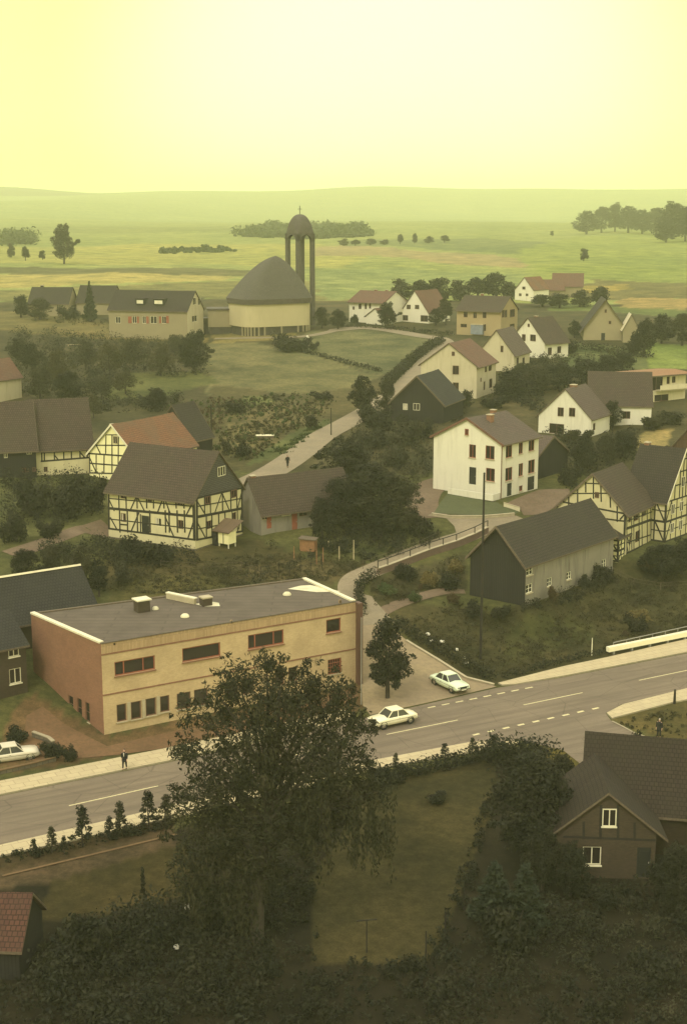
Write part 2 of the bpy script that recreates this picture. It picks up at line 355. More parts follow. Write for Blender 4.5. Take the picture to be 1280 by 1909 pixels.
class Face:
    """One wall plane of a building: local origin, direction along it, outward normal."""
    def __init__(s, root, p0, p1, z0=0.0):
        s.p0 = Vector((p0[0], p0[1], z0)); d = Vector((p1[0] - p0[0], p1[1] - p0[1], 0)); s.len = d.length; s.d = d / s.len
        s.n = Vector((s.d.y, -s.d.x, 0)); s.root = root
        c, sn = math.cos(root.rotation_euler.z), math.sin(root.rotation_euler.z); L = Vector(root.location)
        rot = lambda q: Vector((c * q.x - sn * q.y, sn * q.x + c * q.y, q.z))
        s.wp, s.wd, s.wn = rot(s.p0) + L, rot(s.d), rot(s.n)
    def P(s, u, v, o=0.0): return s.p0 + s.d * u + Vector((0, 0, v)) + s.n * o
    def uv(s, px, py):
        r = ray(px, py); e = Vector((0, 0, EYE)); t = (s.wp - e).dot(s.wn) / r.dot(s.wn)
        q = e + r * t - s.wp
        return q.dot(s.wd), q.z
    def rect(s, x0, y0, x1, y1):         # a window measured in the photograph -> metres on this wall
        xm, ym = (x0 + x1) / 2, (y0 + y1) / 2
        u0, _ = s.uv(x0, ym); u1, _ = s.uv(x1, ym); _, v0 = s.uv(xm, y1); _, v1 = s.uv(xm, y0)
        if u0 > u1: u0, u1 = u1, u0
        return (u0, v0, u1 - u0, v1 - v0)
def wall_panel(mb, F, z0, z1_, mat, holes=(), deep=.14, reveal=None):
    us = sorted({0.0, F.len, *[h[0] for h in holes], *[h[0] + h[2] for h in holes]})
    vs = sorted({z0, z1_, *[h[1] for h in holes], *[h[1] + h[3] for h in holes]})
    us = [u for u in us if -1e-6 <= u <= F.len + 1e-6]; vs = [v for v in vs if z0 - 1e-6 <= v <= z1_ + 1e-6]
    for i in range(len(us) - 1):
        for j in range(len(vs) - 1):
            um, vm = (us[i] + us[i + 1]) / 2, (vs[j] + vs[j + 1]) / 2
            if any(h[0] < um < h[0] + h[2] and h[1] < vm < h[1] + h[3] for h in holes): continue
            mb.face([F.P(us[i], vs[j]), F.P(us[i + 1], vs[j]), F.P(us[i + 1], vs[j + 1]), F.P(us[i], vs[j + 1])], mat)
    for (u, v, w, h) in holes:
        q = [(u, v), (u + w, v), (u + w, v + h), (u, v + h)]
        for k in range(4):
            a, b = q[k], q[(k + 1) % 4]
            mb.face([F.P(*a), F.P(*a, -deep), F.P(*b, -deep), F.P(*b)], reveal or mat)
def window(F, r, root, frame='frame_white', cols=2, rows=1, deep=.10, sill=None, glass='glass', fw=.07, name='window', splits=None, curtain=False, label=None):
    u, v, w, h = r; mb = MB(); d0 = -deep
    def bar(ua, va, ub, vb, t=.05): mb.obox(F.P(ua, va, d0), F.d * (ub - ua), Vector((0, 0, vb - va)), F.n * t, frame)
    bar(u, v, u + fw, v + h); bar(u + w - fw, v, u + w, v + h); bar(u + fw, v, u + w - fw, v + fw); bar(u + fw, v + h - fw, u + w - fw, v + h)
    for k in (splits if splits is not None else [i / cols for i in range(1, cols)]):
        bar(u + w * k - fw / 2, v + fw, u + w * k + fw / 2, v + h - fw)
    for k in range(1, rows): bar(u + fw, v + h * k / rows - fw * .3, u + w - fw, v + h * k / rows + fw * .3, .035)
    o = mb.build(name, root)
    if label: o['label'] = label
    pb = MB(); pb.obox(F.P(u + .01, v + .01, d0 - .02), F.d * (w - .02), Vector((0, 0, h - .02)), F.n * .03, glass); pb.build('pane', o)
    if curtain:
        cb = MB(); cb.obox(F.P(u + .04, v + .05, d0 + .012), F.d * (w * .3), Vector((0, 0, h - .1)), F.n * .004, 'curtain'); cb.build('curtain', o)
    if sill:
        sb = MB(); sb.obox(F.P(u - .06, v - .09, .0), F.d * (w + .12), Vector((0, 0, .085)), F.n * .12, sill); sb.build('sill', o)
    return o
def door(F, r, root, mat='door_dark', deep=.08, label=None):
    u, v, w, h = r; mb = MB(); mb.obox(F.P(u, v, -deep), F.d * w, Vector((0, 0, h)), F.n * .05, mat)
    for k in (.12, .55): mb.obox(F.P(u + w * .18, v + h * k, -deep + .05), F.d * (w * .64), Vector((0, 0, h * .32)), F.n * .012, mat)
    o = mb.build('door', root)
    if label: o['label'] = label
    hb = MB(); hb.obox(F.P(u + w * .84, v + h * .46, -deep + .05), F.d * .05, Vector((0, 0, .12)), F.n * .05, 'grey_metal'); hb.build('handle', o)
    return o
def beams(mb, F, lines, w=.17, k0=0, mat='timber'):
    for i, ln in enumerate(lines):
        u0, v0, u1, v1 = ln[:4]; ww = ln[4] if len(ln) > 4 else w
        a, b = Vector((u0, v0)), Vector((u1, v1)); d = (b - a)
        if d.length < .05: continue
        d.normalize(); n = Vector((-d.y, d.x)) * ww / 2; a = a - d * ww * .3; b = b + d * ww * .3
        o = .012 + .0019 * ((i + k0) % 23)
        P = [F.P(*(a - n), -.03), F.P(*(b - n), -.03), F.P(*(b + n), -.03), F.P(*(a + n), -.03)]
        mb.prism(P, F.n * (.03 + o), mat)
def pxlines(F, cr, lines):
    out = []
    for ln in lines:
        q = cr(*ln[:4]); out.append((*F.uv(q[0], q[1]), *F.uv(q[2], q[3])) + tuple(ln[4:]))
    return out

def house(name, label, x, y, z, rot, L, D, hw, hr, wall='white_plaster', roof='brown_tile', group=None, over=.35, verge=.25, plinth=None, gable=None,
          win=None, doors=None, frame='frame_brown', sill=None, timber=None, chimneys=(), barge=None, ridge=None, cat='house', cr=None, fill=None, cols=2, rows=1, thick=.2, down=2.0, walls=None, sag=.06, curtain=False):
    rt = empty(name, (x, y, z), R(rot), label, cat, group)
    h2, d2 = L / 2, D / 2
    F = dict(front=Face(rt, (-h2, -d2), (h2, -d2)), right=Face(rt, (h2, -d2), (h2, d2)), back=Face(rt, (h2, d2), (-h2, d2)), left=Face(rt, (-h2, d2), (-h2, -d2)))
    holes = {k: [] for k in F}; todo = []
    for kind, src in (('w', win or {}), ('d', doors or {})):
        for fk, rs in src.items():
            for r in rs:
                opt = r[4] if len(r) > 4 else {}
                q = cr(*r[:4]) if cr else r[:4]
                m = F[fk].rect(*q)
                u = max(.12, min(F[fk].len - .5, m[0])); w = max(.35, min(m[2], F[fk].len - u - .1)); m = (u, max(.05, m[1]), w, max(.4, m[3]))
                proud = m[1] + m[3] > hw - .1
                if proud and fk in ('front', 'back'): m = (m[0], m[1], m[2], max(.4, hw - .14 - m[1])); proud = m[1] + m[3] > hw - .05
                todo.append((kind, fk, m, opt, proud))
                if not proud: holes[fk].append(m)
    wb = MB()
    for fk, f in F.items():
        wm = (walls or {}).get(fk, wall)
        wall_panel(wb, f, 0, hw, wm, holes[fk])
        pm = plinth[1] if plinth else wm; ph = plinth[0] if plinth else 0
        wb.face([f.P(0, -down), f.P(f.len, -down), f.P(f.len, 0), f.P(0, 0)], pm)
        if fk in ('left', 'right'):
            gm = (gable or {}).get(fk, wm) if isinstance(gable, dict) else (gable or wm)
            wb.face([f.P(0, hw), f.P(f.len, hw), f.P(f.len / 2, hw + hr)], gm)
    wb.build('wall', rt)
    # roof: inverted V with thickness, ridge sagging a little, built in strips
    sl = hr / d2; rb = MB(); n = 10; ov = over; xs = [-h2 - verge + (L + 2 * verge) * i / n for i in range(n + 1)]
    rr = random.Random(int(x * 13 + y * 7))
    sg = [-(sag * (1 - (2 * i / n - 1) ** 2)) + rr.uniform(-.015, .015) for i in range(n + 1)]
    prof = lambda i: [(-d2 - ov, hw - ov * sl), (-d2 * .5, hw + hr * .5 + sg[i] * .8), (0, hw + hr + sg[i]), (d2 * .5, hw + hr * .5 + sg[i] * .8), (d2 + ov, hw - ov * sl)]
    for i in range(n):
        A, B = prof(i), prof(i + 1)
        for k in range(4):
            q = [(xs[i], *A[k]), (xs[i + 1], *B[k]), (xs[i + 1], *B[k + 1]), (xs[i], *A[k + 1])]
            rb.face([(a, b, c + thick) for a, b, c in q], roof); rb.face([(a, b, c + .02) for a, b, c in reversed(q)], 'weathered_wood')
        for k, sgn in ((0, 1), (4, -1)):
            e = [(xs[i], A[k][0], A[k][1]), (xs[i + 1], B[k][0], B[k][1])]
            if sgn < 0: e.reverse()
            rb.face([(e[0][0], e[0][1], e[0][2] + .02), (e[1][0], e[1][1], e[1][2] + .02), (e[1][0], e[1][1], e[1][2] + thick), (e[0][0], e[0][1], e[0][2] + thick)], 'weathered_wood')
    for i, rev in ((0, True), (n, False)):
        A = prof(i)
        for k in range(4):
            q = [(xs[i], A[k][0], A[k][1] + .02), (xs[i], A[k + 1][0], A[k + 1][1] + .02), (xs[i], A[k + 1][0], A[k + 1][1] + thick), (xs[i], A[k][0], A[k][1] + thick)]
            rb.face(list(reversed(q)) if rev else q, 'weathered_wood')
    ro = rb.build('roof', rt)
    if ridge:
        cb = MB(); cb.prism([(-h2 - verge, -.16, hw + hr + thick - .05), (-h2 - verge, .16, hw + hr + thick - .05), (-h2 - verge, 0, hw + hr + thick + .1)][::-1], (L + 2 * verge, 0, 0), ridge); cb.build('ridge_cap', ro)
    for side in (barge or {}):
        bm_ = MB(); xx = (-h2 - verge - .05) if side == 'left' else (h2 + verge)
        for s in (-1, 1):
            a = Vector((xx, s * (d2 + ov), hw - ov * sl - .06)); b = Vector((xx, 0, hw + hr - .06))
            bm_.obox(a, b - a, (.05, 0, 0), (0, 0, thick + .12), barge[side])
        bm_.build('bargeboard', rt)
    for (lx, ly, cw, ch, cm) in chimneys:
        zb = hw + hr - abs(ly) * sl; c = MB()
        c.box((lx - cw / 2, ly - cw / 2, zb - .6), (lx + cw / 2, ly + cw / 2, zb + ch), cm)
        c.box((lx - cw / 2 - .06, ly - cw / 2 - .06, zb + ch), (lx + cw / 2 + .06, ly + cw / 2 + .06, zb + ch + .09), 'concrete')
        c.build('chimney', ro)
    for kind, fk, m, opt, proud in todo:
        f = F[fk]; dp = -.02 if proud else .10
        if kind == 'w':
            window(f, m, rt, opt.get('frame', frame), opt.get('cols', cols), opt.get('rows', rows), dp, opt.get('sill', sill), opt.get('glass', 'glass'), label=opt.get('label'), curtain=opt.get('curtain', curtain))
        else: door(f, m, rt, opt.get('mat', 'door_dark'), dp if proud else .08, label=opt.get('label'))
    if timber:
        tb = MB(); k0 = 0
        for fk, lines in timber.items():
            ls = pxlines(F[fk], cr, lines) if cr else lines
            cl = []
            for q in ls:
                u0, v0, u1, v1 = [*q[:4]]
                u0, u1 = [max(.08, min(F[fk].len - .08, u)) for u in (u0, u1)]
                lim = lambda u: hw - .1 if fk in ('front', 'back') else hw + hr * (1 - abs(2 * u / F[fk].len - 1)) - .12
                v0, v1 = min(v0, lim(u0)), min(v1, lim(u1))
                cl.append((u0, max(.05, v0), u1, max(.05, v1)) + tuple(q[4:]))
            beams(tb, F[fk], cl, k0=k0); k0 += 7
        tb.build('timber_frame', rt)
    rt['_hw'] = hw
    return rt, F
def grid_timber(F, hw, gable_h=0, n=7, floor=.5, seed=0):
    """Plain half-timber grid with posts, rails and braces, in metres on one wall."""
    L = F.len; rr = random.Random(seed); out = [(0, hw - .1, L, hw - .1, .2), (0, .1, L, .1, .2), (0, hw * floor, L, hw * floor, .26), (0, hw * .27, L, hw * .27, .13), (0, hw * .76, L, hw * .76, .13)]
    for i in range(n + 1):
        u = .08 + (L - .16) * i / n; out += [(u, .1, u, hw - .1)]
    out += [(.1, hw * .5, L / n, hw - .1), (L - .1, hw * .5, L - L / n, hw - .1), (.1, .1, L / n, hw * .5), (L - .1, .1, L - L / n, hw * .5)]
    if gable_h:
        for k in (.28, .55, .8):
            e = L / 2 * k; out += [(e, hw + gable_h * k, L - e, hw + gable_h * k, .16)]
        for q in (.25, .4, .5, .6, .75):
            top = gable_h * (1 - abs(2 * q - 1)); out += [(L * q, hw, L * q, hw + top * .95)]
    return out

# ---------------------------------------------------------------- foliage
def cloud_mesh(name, blobs, n, leaf, mat, seed, droop=0.0, inner=.35, extra_mats=()):
    """Leaf-sized faces scattered through a set of ellipsoid lobes. blobs: (x, y, z, rx, ry, rz)"""
    g = np.random.default_rng(seed); B = np.array(blobs, float)
    wgt = (B[:, 3] * B[:, 4] * B[:, 5]) ** (2 / 3); wgt /= wgt.sum()
    idx = g.choice(len(B), n, p=wgt); d = g.normal(size=(n, 3)); d /= np.linalg.norm(d, axis=1)[:, None]
    lump = 1 + .18 * np.sin(d[:, 0] * 5 + idx * 1.7) * np.sin(d[:, 1] * 4 + idx) + .14 * np.sin(d[:, 2] * 7 + idx * 2.3)
    rad = (inner + (1 - inner) * g.random(n) ** .55) * lump
    c = B[idx, :3] + d * rad[:, None] * B[idx, 3:6]
    nrm = d * .7 + g.normal(size=(n, 3)) * .75 + np.array([0, 0, .35]); nrm /= np.linalg.norm(nrm, axis=1)[:, None]
    a = np.cross(nrm, g.normal(size=(n, 3))); a /= np.linalg.norm(a, axis=1)[:, None] + 1e-9
    if droop: a = a * (1 - droop) + np.array([0, 0, -1.0]) * droop; a /= np.linalg.norm(a, axis=1)[:, None]
    b = np.cross(nrm, a); b /= np.linalg.norm(b, axis=1)[:, None] + 1e-9
    s = leaf * (.55 + .9 * g.random(n)); ln = s * (1.25 + droop * 1.6); wd = s * (.62 - .2 * droop)
    V = np.empty((n, 4, 3))
    V[:, 0] = c - a * ln[:, None] * .5; V[:, 2] = c + a * ln[:, None] * .5
    V[:, 1] = c + b * wd[:, None] * .5 + nrm * (s * .12)[:, None]; V[:, 3] = c - b * wd[:, None] * .5 + nrm * (s * .12)[:, None]
    return quads(name, V.reshape(-1, 3), mat)
def quads(name, V, mat):
    n4 = len(V); me = bpy.data.meshes.new(name); me.vertices.add(n4); me.vertices.foreach_set('co', V.astype(np.float32).ravel())
    me.loops.add(n4); me.loops.foreach_set('vertex_index', np.arange(n4, dtype=np.int32))
    me.polygons.add(n4 // 4); me.polygons.foreach_set('loop_start', np.arange(0, n4, 4, dtype=np.int32))
    me.polygons.foreach_set('loop_total', np.full(n4 // 4, 4, np.int32))
    me.update(calc_edges=True); me.materials.append(MATS[mat]); me.validate()
    return me
def limb_mesh(name, h, r, seed, limbs=6, spread=.35, crown0=.3):
    rr = random.Random(seed); mb = MB()
    pts = [(0, 0, -.3), (rr.uniform(-.1, .1), rr.uniform(-.1, .1), h * .3), (rr.uniform(-.2, .2), rr.uniform(-.2, .2), h * .6), (0, 0, h * .9)]
    mb.tube(pts, [r * 1.25, r, r * .6, r * .15], 'bark', 7)
    for i in range(limbs):
        a = 2 * math.pi * i / limbs + rr.uniform(-.4, .4); z0 = h * (crown0 + .4 * i / limbs); q = h * spread * rr.uniform(.7, 1.1)
        mb.tube([(0, 0, z0), (math.cos(a) * q * .5, math.sin(a) * q * .5, z0 + q * .35), (math.cos(a) * q, math.sin(a) * q, z0 + q * .75)], [r * .5, r * .32, r * .08], 'bark', 5)
    o = mb.build(name, uv=False); me = o.data; bpy.data.objects.remove(o); return me
def lobes(seed, n, h0, h1, w, fl=1.0):
    rr = random.Random(seed); out = [(0, 0, (h0 + h1) / 2, w * .34, w * .34, (h1 - h0) * .36)]
    for i in range(n):
        a = rr.uniform(0, 6.28); t = rr.random(); z = h0 + (h1 - h0) * (.12 + .8 * t)
        q = w * .5 * (1 - abs(2 * t - .85) * .62) * rr.uniform(.5, .85); s = w * rr.uniform(.13, .24)
        out.append((math.cos(a) * q, math.sin(a) * q, z, s, s, s * rr.uniform(.75, 1.1) * fl))
    return out
def twigs(seed, n, h0, h1, w):
    rr = random.Random(seed + 500); out = []
    for i in range(n):
        a = rr.uniform(0, 6.28); t = rr.random(); q = w * .56 * (1 - abs(2 * t - .8) * .7) * rr.uniform(.75, 1.15); s = w * rr.uniform(.045, .09)
        out.append((math.cos(a) * q, math.sin(a) * q, h0 + (h1 - h0) * t, s * 1.2, s * 1.2, s))
    return out
PROTO = {}
def proto(kind, variants): PROTO[kind] = variants
# each crown is built for a plant 8 m tall (bushes 2 m), 6 m wide; instances scale it
proto('broad', [(cloud_mesh('crown', lobes(s, 15, 1.0, 8, 6) + twigs(s, 46, 1.4, 8.6, 6), 8500, .25, m, s), limb_mesh('trunk', 7, .22, s)) for s, m in ((1, 'leaf_dark'), (2, 'leaf_mid'), (3, 'leaf_near'), (4, 'leaf_dark'))])
proto('oval', [(cloud_mesh('crown', lobes(s, 13, 1.2, 8, 4.2, 1.3) + twigs(s, 36, 1.2, 8.6, 4.2), 6500, .24, m, s), limb_mesh('trunk', 7, .18, s, spread=.24)) for s, m in ((11, 'leaf_dark'), (12, 'leaf_mid'), (13, 'leaf_near'))])
proto('orchard', [(cloud_mesh('crown', lobes(s, 12, 1.4, 8, 7.5) + twigs(s, 40, 1.6, 8.4, 7.5), 4600, .27, m, s), limb_mesh('trunk', 6.4, .2, s, 7, .45, .22)) for s, m in ((21, 'leaf_olive'), (22, 'leaf_mid'), (23, 'leaf_olive'), (24, 'leaf_mid'))])
proto('far', [(cloud_mesh('crown', lobes(s, 16, .6, 8, 7.0), 2600, .5, m, s, inner=.2), limb_mesh('trunk', 7, .3, s, 4)) for s, m in ((31, 'leaf_dark'), (32, 'leaf_mid'), (33, 'leaf_dark'))])
def conifer(seed, mat, n=2600, w=3.2, leaf=.3):
    rr = random.Random(seed); B = []
    for k in range(34):
        t = k / 33; a = k * 2.4; q = w * .5 * (1 - t) * .72 + .05; s = w * (.15 * (1 - t) + .05)
        B.append((math.cos(a) * q, math.sin(a) * q, .7 + 7.2 * t, s * 1.25, s * 1.25, s * .8))
    return cloud_mesh('crown', B, n, leaf, mat, seed, droop=.25), limb_mesh('trunk', 8, .16, seed, 2, .08)
proto('conifer', [conifer(41, 'leaf_conifer'), conifer(42, 'leaf_conifer')])
def sapling(seed, mat):
    rr = random.Random(seed); B = []
    for k in range(16):
        t = k / 15; a = k * 2.2 + rr.random(); q = 1.5 * (1 - t) * rr.uniform(.5, 1) + .1
        B.append((math.cos(a) * q, math.sin(a) * q, 1.6 + 6 * t, .55, .55, .5))
    return cloud_mesh('crown', B, 900, .36, mat, seed), limb_mesh('trunk', 7.5, .13, seed, 6, .2, .25)
proto('sapling', [sapling(51, 'leaf_near'), sapling(52, 'leaf_mid'), sapling(53, 'leaf_near')])
def bush(seed, mat, n=1500, leaf=.2):
    rr = random.Random(seed); B = [(0, 0, .7, 1.0, 1.0, .7)]
    for i in range(9):
        a = rr.uniform(0, 6.28); q = rr.uniform(.3, 1.0); s = rr.uniform(.35, .6); B.append((math.cos(a) * q, math.sin(a) * q, rr.uniform(.35, 1.45), s, s, s * .9))
    mb = MB()
    for i in range(6):
        a = i * 1.05; mb.tube([(0, 0, -.1), (math.cos(a) * .3, math.sin(a) * .3, .6), (math.cos(a) * .7, math.sin(a) * .7, 1.3)], [.05, .035, .01], 'bark', 5)
    o = mb.build('stem', uv=False); me = o.data; bpy.data.objects.remove(o)
    return cloud_mesh('foliage', B, n, leaf, mat, seed), me
for nm, mt in (('bush', 'leaf_dark'), ('bush_near', 'leaf_near'), ('bush_mid', 'leaf_mid'), ('bush_olive', 'leaf_olive'), ('bush_green', 'leaf_green'), ('bush_yellow', 'leaf_yellow'), ('bush_rust', 'leaf_rust')):
    proto(nm, [bush(61 + len(nm) + k, mt) for k in range(2)])
BASEH = {k: 9.1 for k in PROTO}; BASEH['conifer'] = 8.2; BASEH['sapling'] = 8.2; BASEW = dict(broad=6.9, oval=5.0, orchard=8.6, far=7.6, conifer=3.2, sapling=3.4)
for k in PROTO:
    if k.startswith('bush'): BASEH[k] = 2.0; BASEW[k] = 2.5
COUNT = {}
def plant(kind, p, h, w, label, group=None, name=None, cat=None, rot=None):
    i = COUNT.get(kind, 0); COUNT[kind] = i + 1; V = PROTO[kind]; crown, stem = V[i % len(V)]
    isb = kind.startswith('bush')
    nm = name or ('bush' if isb else {'conifer': 'conifer_tree', 'sapling': 'sapling', 'orchard': 'fruit_tree'}.get(kind, 'broadleaf_tree'))
    r = empty(nm, p, (i * 2.399) % 6.283 if rot is None else rot, label, cat or ('bush' if isb else 'tree'), group)
    k = h / BASEH[kind]; kw = w / BASEW[kind]; r.scale = (kw, kw, k)
    a = bpy.data.objects.new('foliage' if isb else 'crown', crown); C.objects.link(a); a.parent = r
    b = bpy.data.objects.new('stem' if isb else 'trunk', stem); C.objects.link(b); b.parent = r
    return r
def plant_px(kind, px, base, top, wpx, label, group=None, **kw):
    p = at(px, base); return plant(kind, p, max(.4, px2m(base - top, p) * 1.03), px2m(wpx, p), label, group, **kw)

def in_poly(px, py, poly):
    px = np.asarray(px); py = np.asarray(py); ins = np.zeros(px.shape, bool); n = len(poly); j = n - 1
    for i in range(n):
        xi, yi = poly[i][:2]; xj, yj = poly[j][:2]
        c = ((yi > py) != (yj > py)) & (px < (xj - xi) * (py - yi) / ((yj - yi) or 1e-9) + xi)
        ins ^= c; j = i
    return ins
def wpoly(pts): return [tuple(at(*p)[:2]) for p in pts]
def thicket(name, label, poly, n, hr, leaf, mat, per=26, spread=1.0, seed=1, cat='undergrowth', world=False, rows=None):
    """Dense low growth nobody could count: leaf clumps rooted all over a patch of ground."""
    g = np.random.default_rng(seed); P = poly if world else wpoly(poly); xs = [p[0] for p in P]; ys = [p[1] for p in P]
    q = np.empty((0, 2))
    while len(q) < n:
        t = np.stack([g.uniform(min(xs), max(xs), n * 2), g.uniform(min(ys), max(ys), n * 2)], 1); q = np.vstack([q, t[in_poly(t[:, 0], t[:, 1], P)]])
    if rows:
        c, s_ = math.cos(R(rows[0])), math.sin(R(rows[0])); u = q @ np.array([c, s_]); w_ = q @ np.array([-s_, c]); w_ = np.round(w_ / rows[1]) * rows[1] + g.normal(size=len(w_)) * .08
        q = np.stack([u * c - w_ * s_, u * s_ + w_ * c], 1)
    q = q[:n]; z = zt(q[:, 0], q[:, 1]); h = hr[0] + (hr[1] - hr[0]) * g.random(n) ** 1.6
    h = h * (.55 + .6 * (.5 + .5 * np.sin(q[:, 0] * .7 + seed) * np.sin(q[:, 1] * .6 + seed * 2)))
    B = np.stack([q[:, 0], q[:, 1], z + h * .45, h * .55 * spread, h * .55 * spread, h * .6], 1)
    me = cloud_mesh(name, B, n * per, leaf, mat, seed, inner=.2)
    o = bpy.data.objects.new(name, me); C.objects.link(o); return tag(o, label, cat, None, 'stuff')
def polyline(pts, step=1.0):
    out = []
    for a, b in zip(pts[:-1], pts[1:]):
        a, b = Vector(a), Vector(b); n = max(1, int((b - a).length / step))
        out += [a.lerp(b, i / n) for i in range(n)]
    return out + [Vector(pts[-1])]
def hedge(label, px, h, w, mat, leaf=.2, per=70, seed=1, group=None, name='hedge', world=False):
    P = [Vector((p[0], p[1], 0)) for p in (px if world else [at(*q) for q in px])]; pts = polyline(P, .7)
    rr = random.Random(seed); B = [(p.x + rr.uniform(-.1, .1), p.y + rr.uniform(-.1, .1), z1(p.x, p.y) + h * .5 * rr.uniform(.85, 1.1), w * .55, w * .55, h * .55 * rr.uniform(.85, 1.15)) for p in pts]
    me = cloud_mesh(name, B, len(B) * per, leaf, mat, seed, inner=.35)
    o = bpy.data.objects.new(name, me); C.objects.link(o); return tag(o, label, 'hedge', group)

# ---------------------------------------------------------------- ground
def build_ground(fields):
    ny, nx = 560, 430
    ys = np.concatenate([np.linspace(-80, 44, 20), np.geomspace(46, 6500, ny)])
    t = np.linspace(-1, 1, nx); t = .55 * t + .45 * t ** 3
    X = (ys.clip(45)[:, None] * .62 + 45) * t[None, :] * (1 + .0 * ys[:, None]); Y = np.repeat(ys[:, None], nx, 1); Z = zt(X, Y)
    V = np.stack([X, Y, Z], -1).reshape(-1, 3); n0, n1 = X.shape
    i = np.arange(n0 * n1).reshape(n0, n1); q = np.stack([i[:-1, :-1], i[:-1, 1:], i[1:, 1:], i[1:, :-1]], -1).reshape(-1, 4)
    me = bpy.data.meshes.new('ground'); me.vertices.add(len(V)); me.vertices.foreach_set('co', V.astype(np.float32).ravel())
    me.loops.add(q.size); me.loops.foreach_set('vertex_index', q.astype(np.int32).ravel())
    me.polygons.add(len(q)); me.polygons.foreach_set('loop_start', np.arange(0, q.size, 4, dtype=np.int32)); me.polygons.foreach_set('loop_total', np.full(len(q), 4, np.int32))
    me.polygons.foreach_set('use_smooth', np.ones(len(q), bool)); me.update(calc_edges=True)
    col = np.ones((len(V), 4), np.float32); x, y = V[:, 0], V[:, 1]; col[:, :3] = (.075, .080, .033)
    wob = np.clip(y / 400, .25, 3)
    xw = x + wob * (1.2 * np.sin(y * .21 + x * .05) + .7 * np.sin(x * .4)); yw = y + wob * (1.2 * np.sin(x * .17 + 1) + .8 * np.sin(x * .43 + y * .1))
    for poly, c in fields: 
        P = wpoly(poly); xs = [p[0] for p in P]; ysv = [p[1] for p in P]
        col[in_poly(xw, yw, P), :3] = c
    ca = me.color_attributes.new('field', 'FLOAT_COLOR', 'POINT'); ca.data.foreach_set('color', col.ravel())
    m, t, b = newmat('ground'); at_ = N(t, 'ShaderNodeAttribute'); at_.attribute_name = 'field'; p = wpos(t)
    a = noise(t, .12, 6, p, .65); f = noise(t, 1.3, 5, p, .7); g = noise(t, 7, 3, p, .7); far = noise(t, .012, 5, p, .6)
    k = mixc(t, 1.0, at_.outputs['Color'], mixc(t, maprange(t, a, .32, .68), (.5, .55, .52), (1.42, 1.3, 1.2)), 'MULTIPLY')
    k = mixc(t, 1.0, k, mixc(t, maprange(t, f, .3, .72), (.55, .58, .52), (1.32, 1.25, 1.2)), 'MULTIPLY')
    k = mixc(t, 1.0, k, mixc(t, maprange(t, g, .3, .7), (.75, .75, .72), (1.2, 1.18, 1.15)), 'MULTIPLY')
    k = mixc(t, 1.0, k, mixc(t, maprange(t, far, .3, .7), (.8, .85, .85), (1.2, 1.12, 1.1)), 'MULTIPLY')
    t.links.new(k, b.inputs['Base Color']); b.inputs['Roughness'].default_value = 1; b.inputs['Specular IOR Level'].default_value = .1
    me.materials.append(m); o = bpy.data.objects.new('ground', me); C.objects.link(o); tag(o, kind='structure')
def sheet_poly(name, P, mat, lift, step=1.2, kind='structure', skirt=0.0, smoothz=None, label=None, cat=None):
    """A surface draped over the terrain inside a world polygon; skirt > 0 gives it a real edge down to the ground."""
    bm = bmesh.new(); pl = polyline([Vector((p[0], p[1], 0)) for p in P] + [Vector((P[0][0], P[0][1], 0))], step)[:-1]
    vs = [bm.verts.new(p) for p in pl]; bm.faces.new(vs)
    xs = [p.x for p in pl]; ys = [p.y for p in pl]
    def cut(ax, lo, hi):
        k = math.ceil(lo / step) * step
        while k < hi:
            no = Vector((1, 0, 0)) if ax == 0 else Vector((0, 1, 0))
            bmesh.ops.bisect_plane(bm, geom=bm.verts[:] + bm.edges[:] + bm.faces[:], plane_co=no * k, plane_no=no); k += step
    st = step; big = max(max(xs) - min(xs), max(ys) - min(ys)); step = max(step, big / 60)
    cut(0, min(xs), max(xs)); cut(1, min(ys), max(ys))
    bmesh.ops.triangulate(bm, faces=bm.faces[:])
    for f in bm.faces:
        if f.normal.z < 0: f.normal_flip()
    for v in bm.verts: v.co.z = z1(v.co.x, v.co.y) + lift
    if skirt:
        be = [e for e in bm.edges if len(e.link_faces) == 1]
        r = bmesh.ops.extrude_edge_only(bm, edges=be)
        for v in [g for g in r['geom'] if isinstance(g, bmesh.types.BMVert)]: v.co.z -= skirt
    me = bpy.data.meshes.new(name); bm.to_mesh(me); bm.free(); mats = mat if isinstance(mat, tuple) else (mat,)
    for m in mats: me.materials.append(MATS[m])
    if len(mats) > 1:
        for p in me.polygons: p.material_index = 1 if abs(p.normal.z) < .5 else 0
    o = bpy.data.objects.new(name, me); C.objects.link(o); return tag(o, label, cat, kind=kind)
def sheet(name, px, mat, lift, **kw): return sheet_poly(name, wpoly(px), mat, lift, **kw)
def ribbon(name, pts, w, mat, lift, **kw):
    P = [Vector((p[0], p[1], 0)) for p in pts]; Lf, Rt = [], []
    for i, p in enumerate(P):
        d = (P[min(i + 1, len(P) - 1)] - P[max(i - 1, 0)]).normalized(); n = Vector((-d.y, d.x, 0)); ww = (w[i] if isinstance(w, (list, tuple)) else w) / 2
        Lf.append(p + n * ww); Rt.append(p - n * ww)
    return sheet_poly(name, [tuple(q[:2]) for q in Lf + Rt[::-1]], mat, lift, **kw)
def smooth(pts, n=6):
    P = [Vector((p[0], p[1], 0)) for p in pts]; out = []
    for i in range(len(P) - 1):
        a, b, c, d = P[max(i - 1, 0)], P[i], P[i + 1], P[min(i + 2, len(P) - 1)]
        for k in range(n):
            t = k / n; out.append(.5 * ((2 * b) + (c - a) * t + (2 * a - 5 * b + 4 * c - d) * t * t + (3 * b - a - 3 * c + d) * t ** 3))
    return out + [P[-1]]

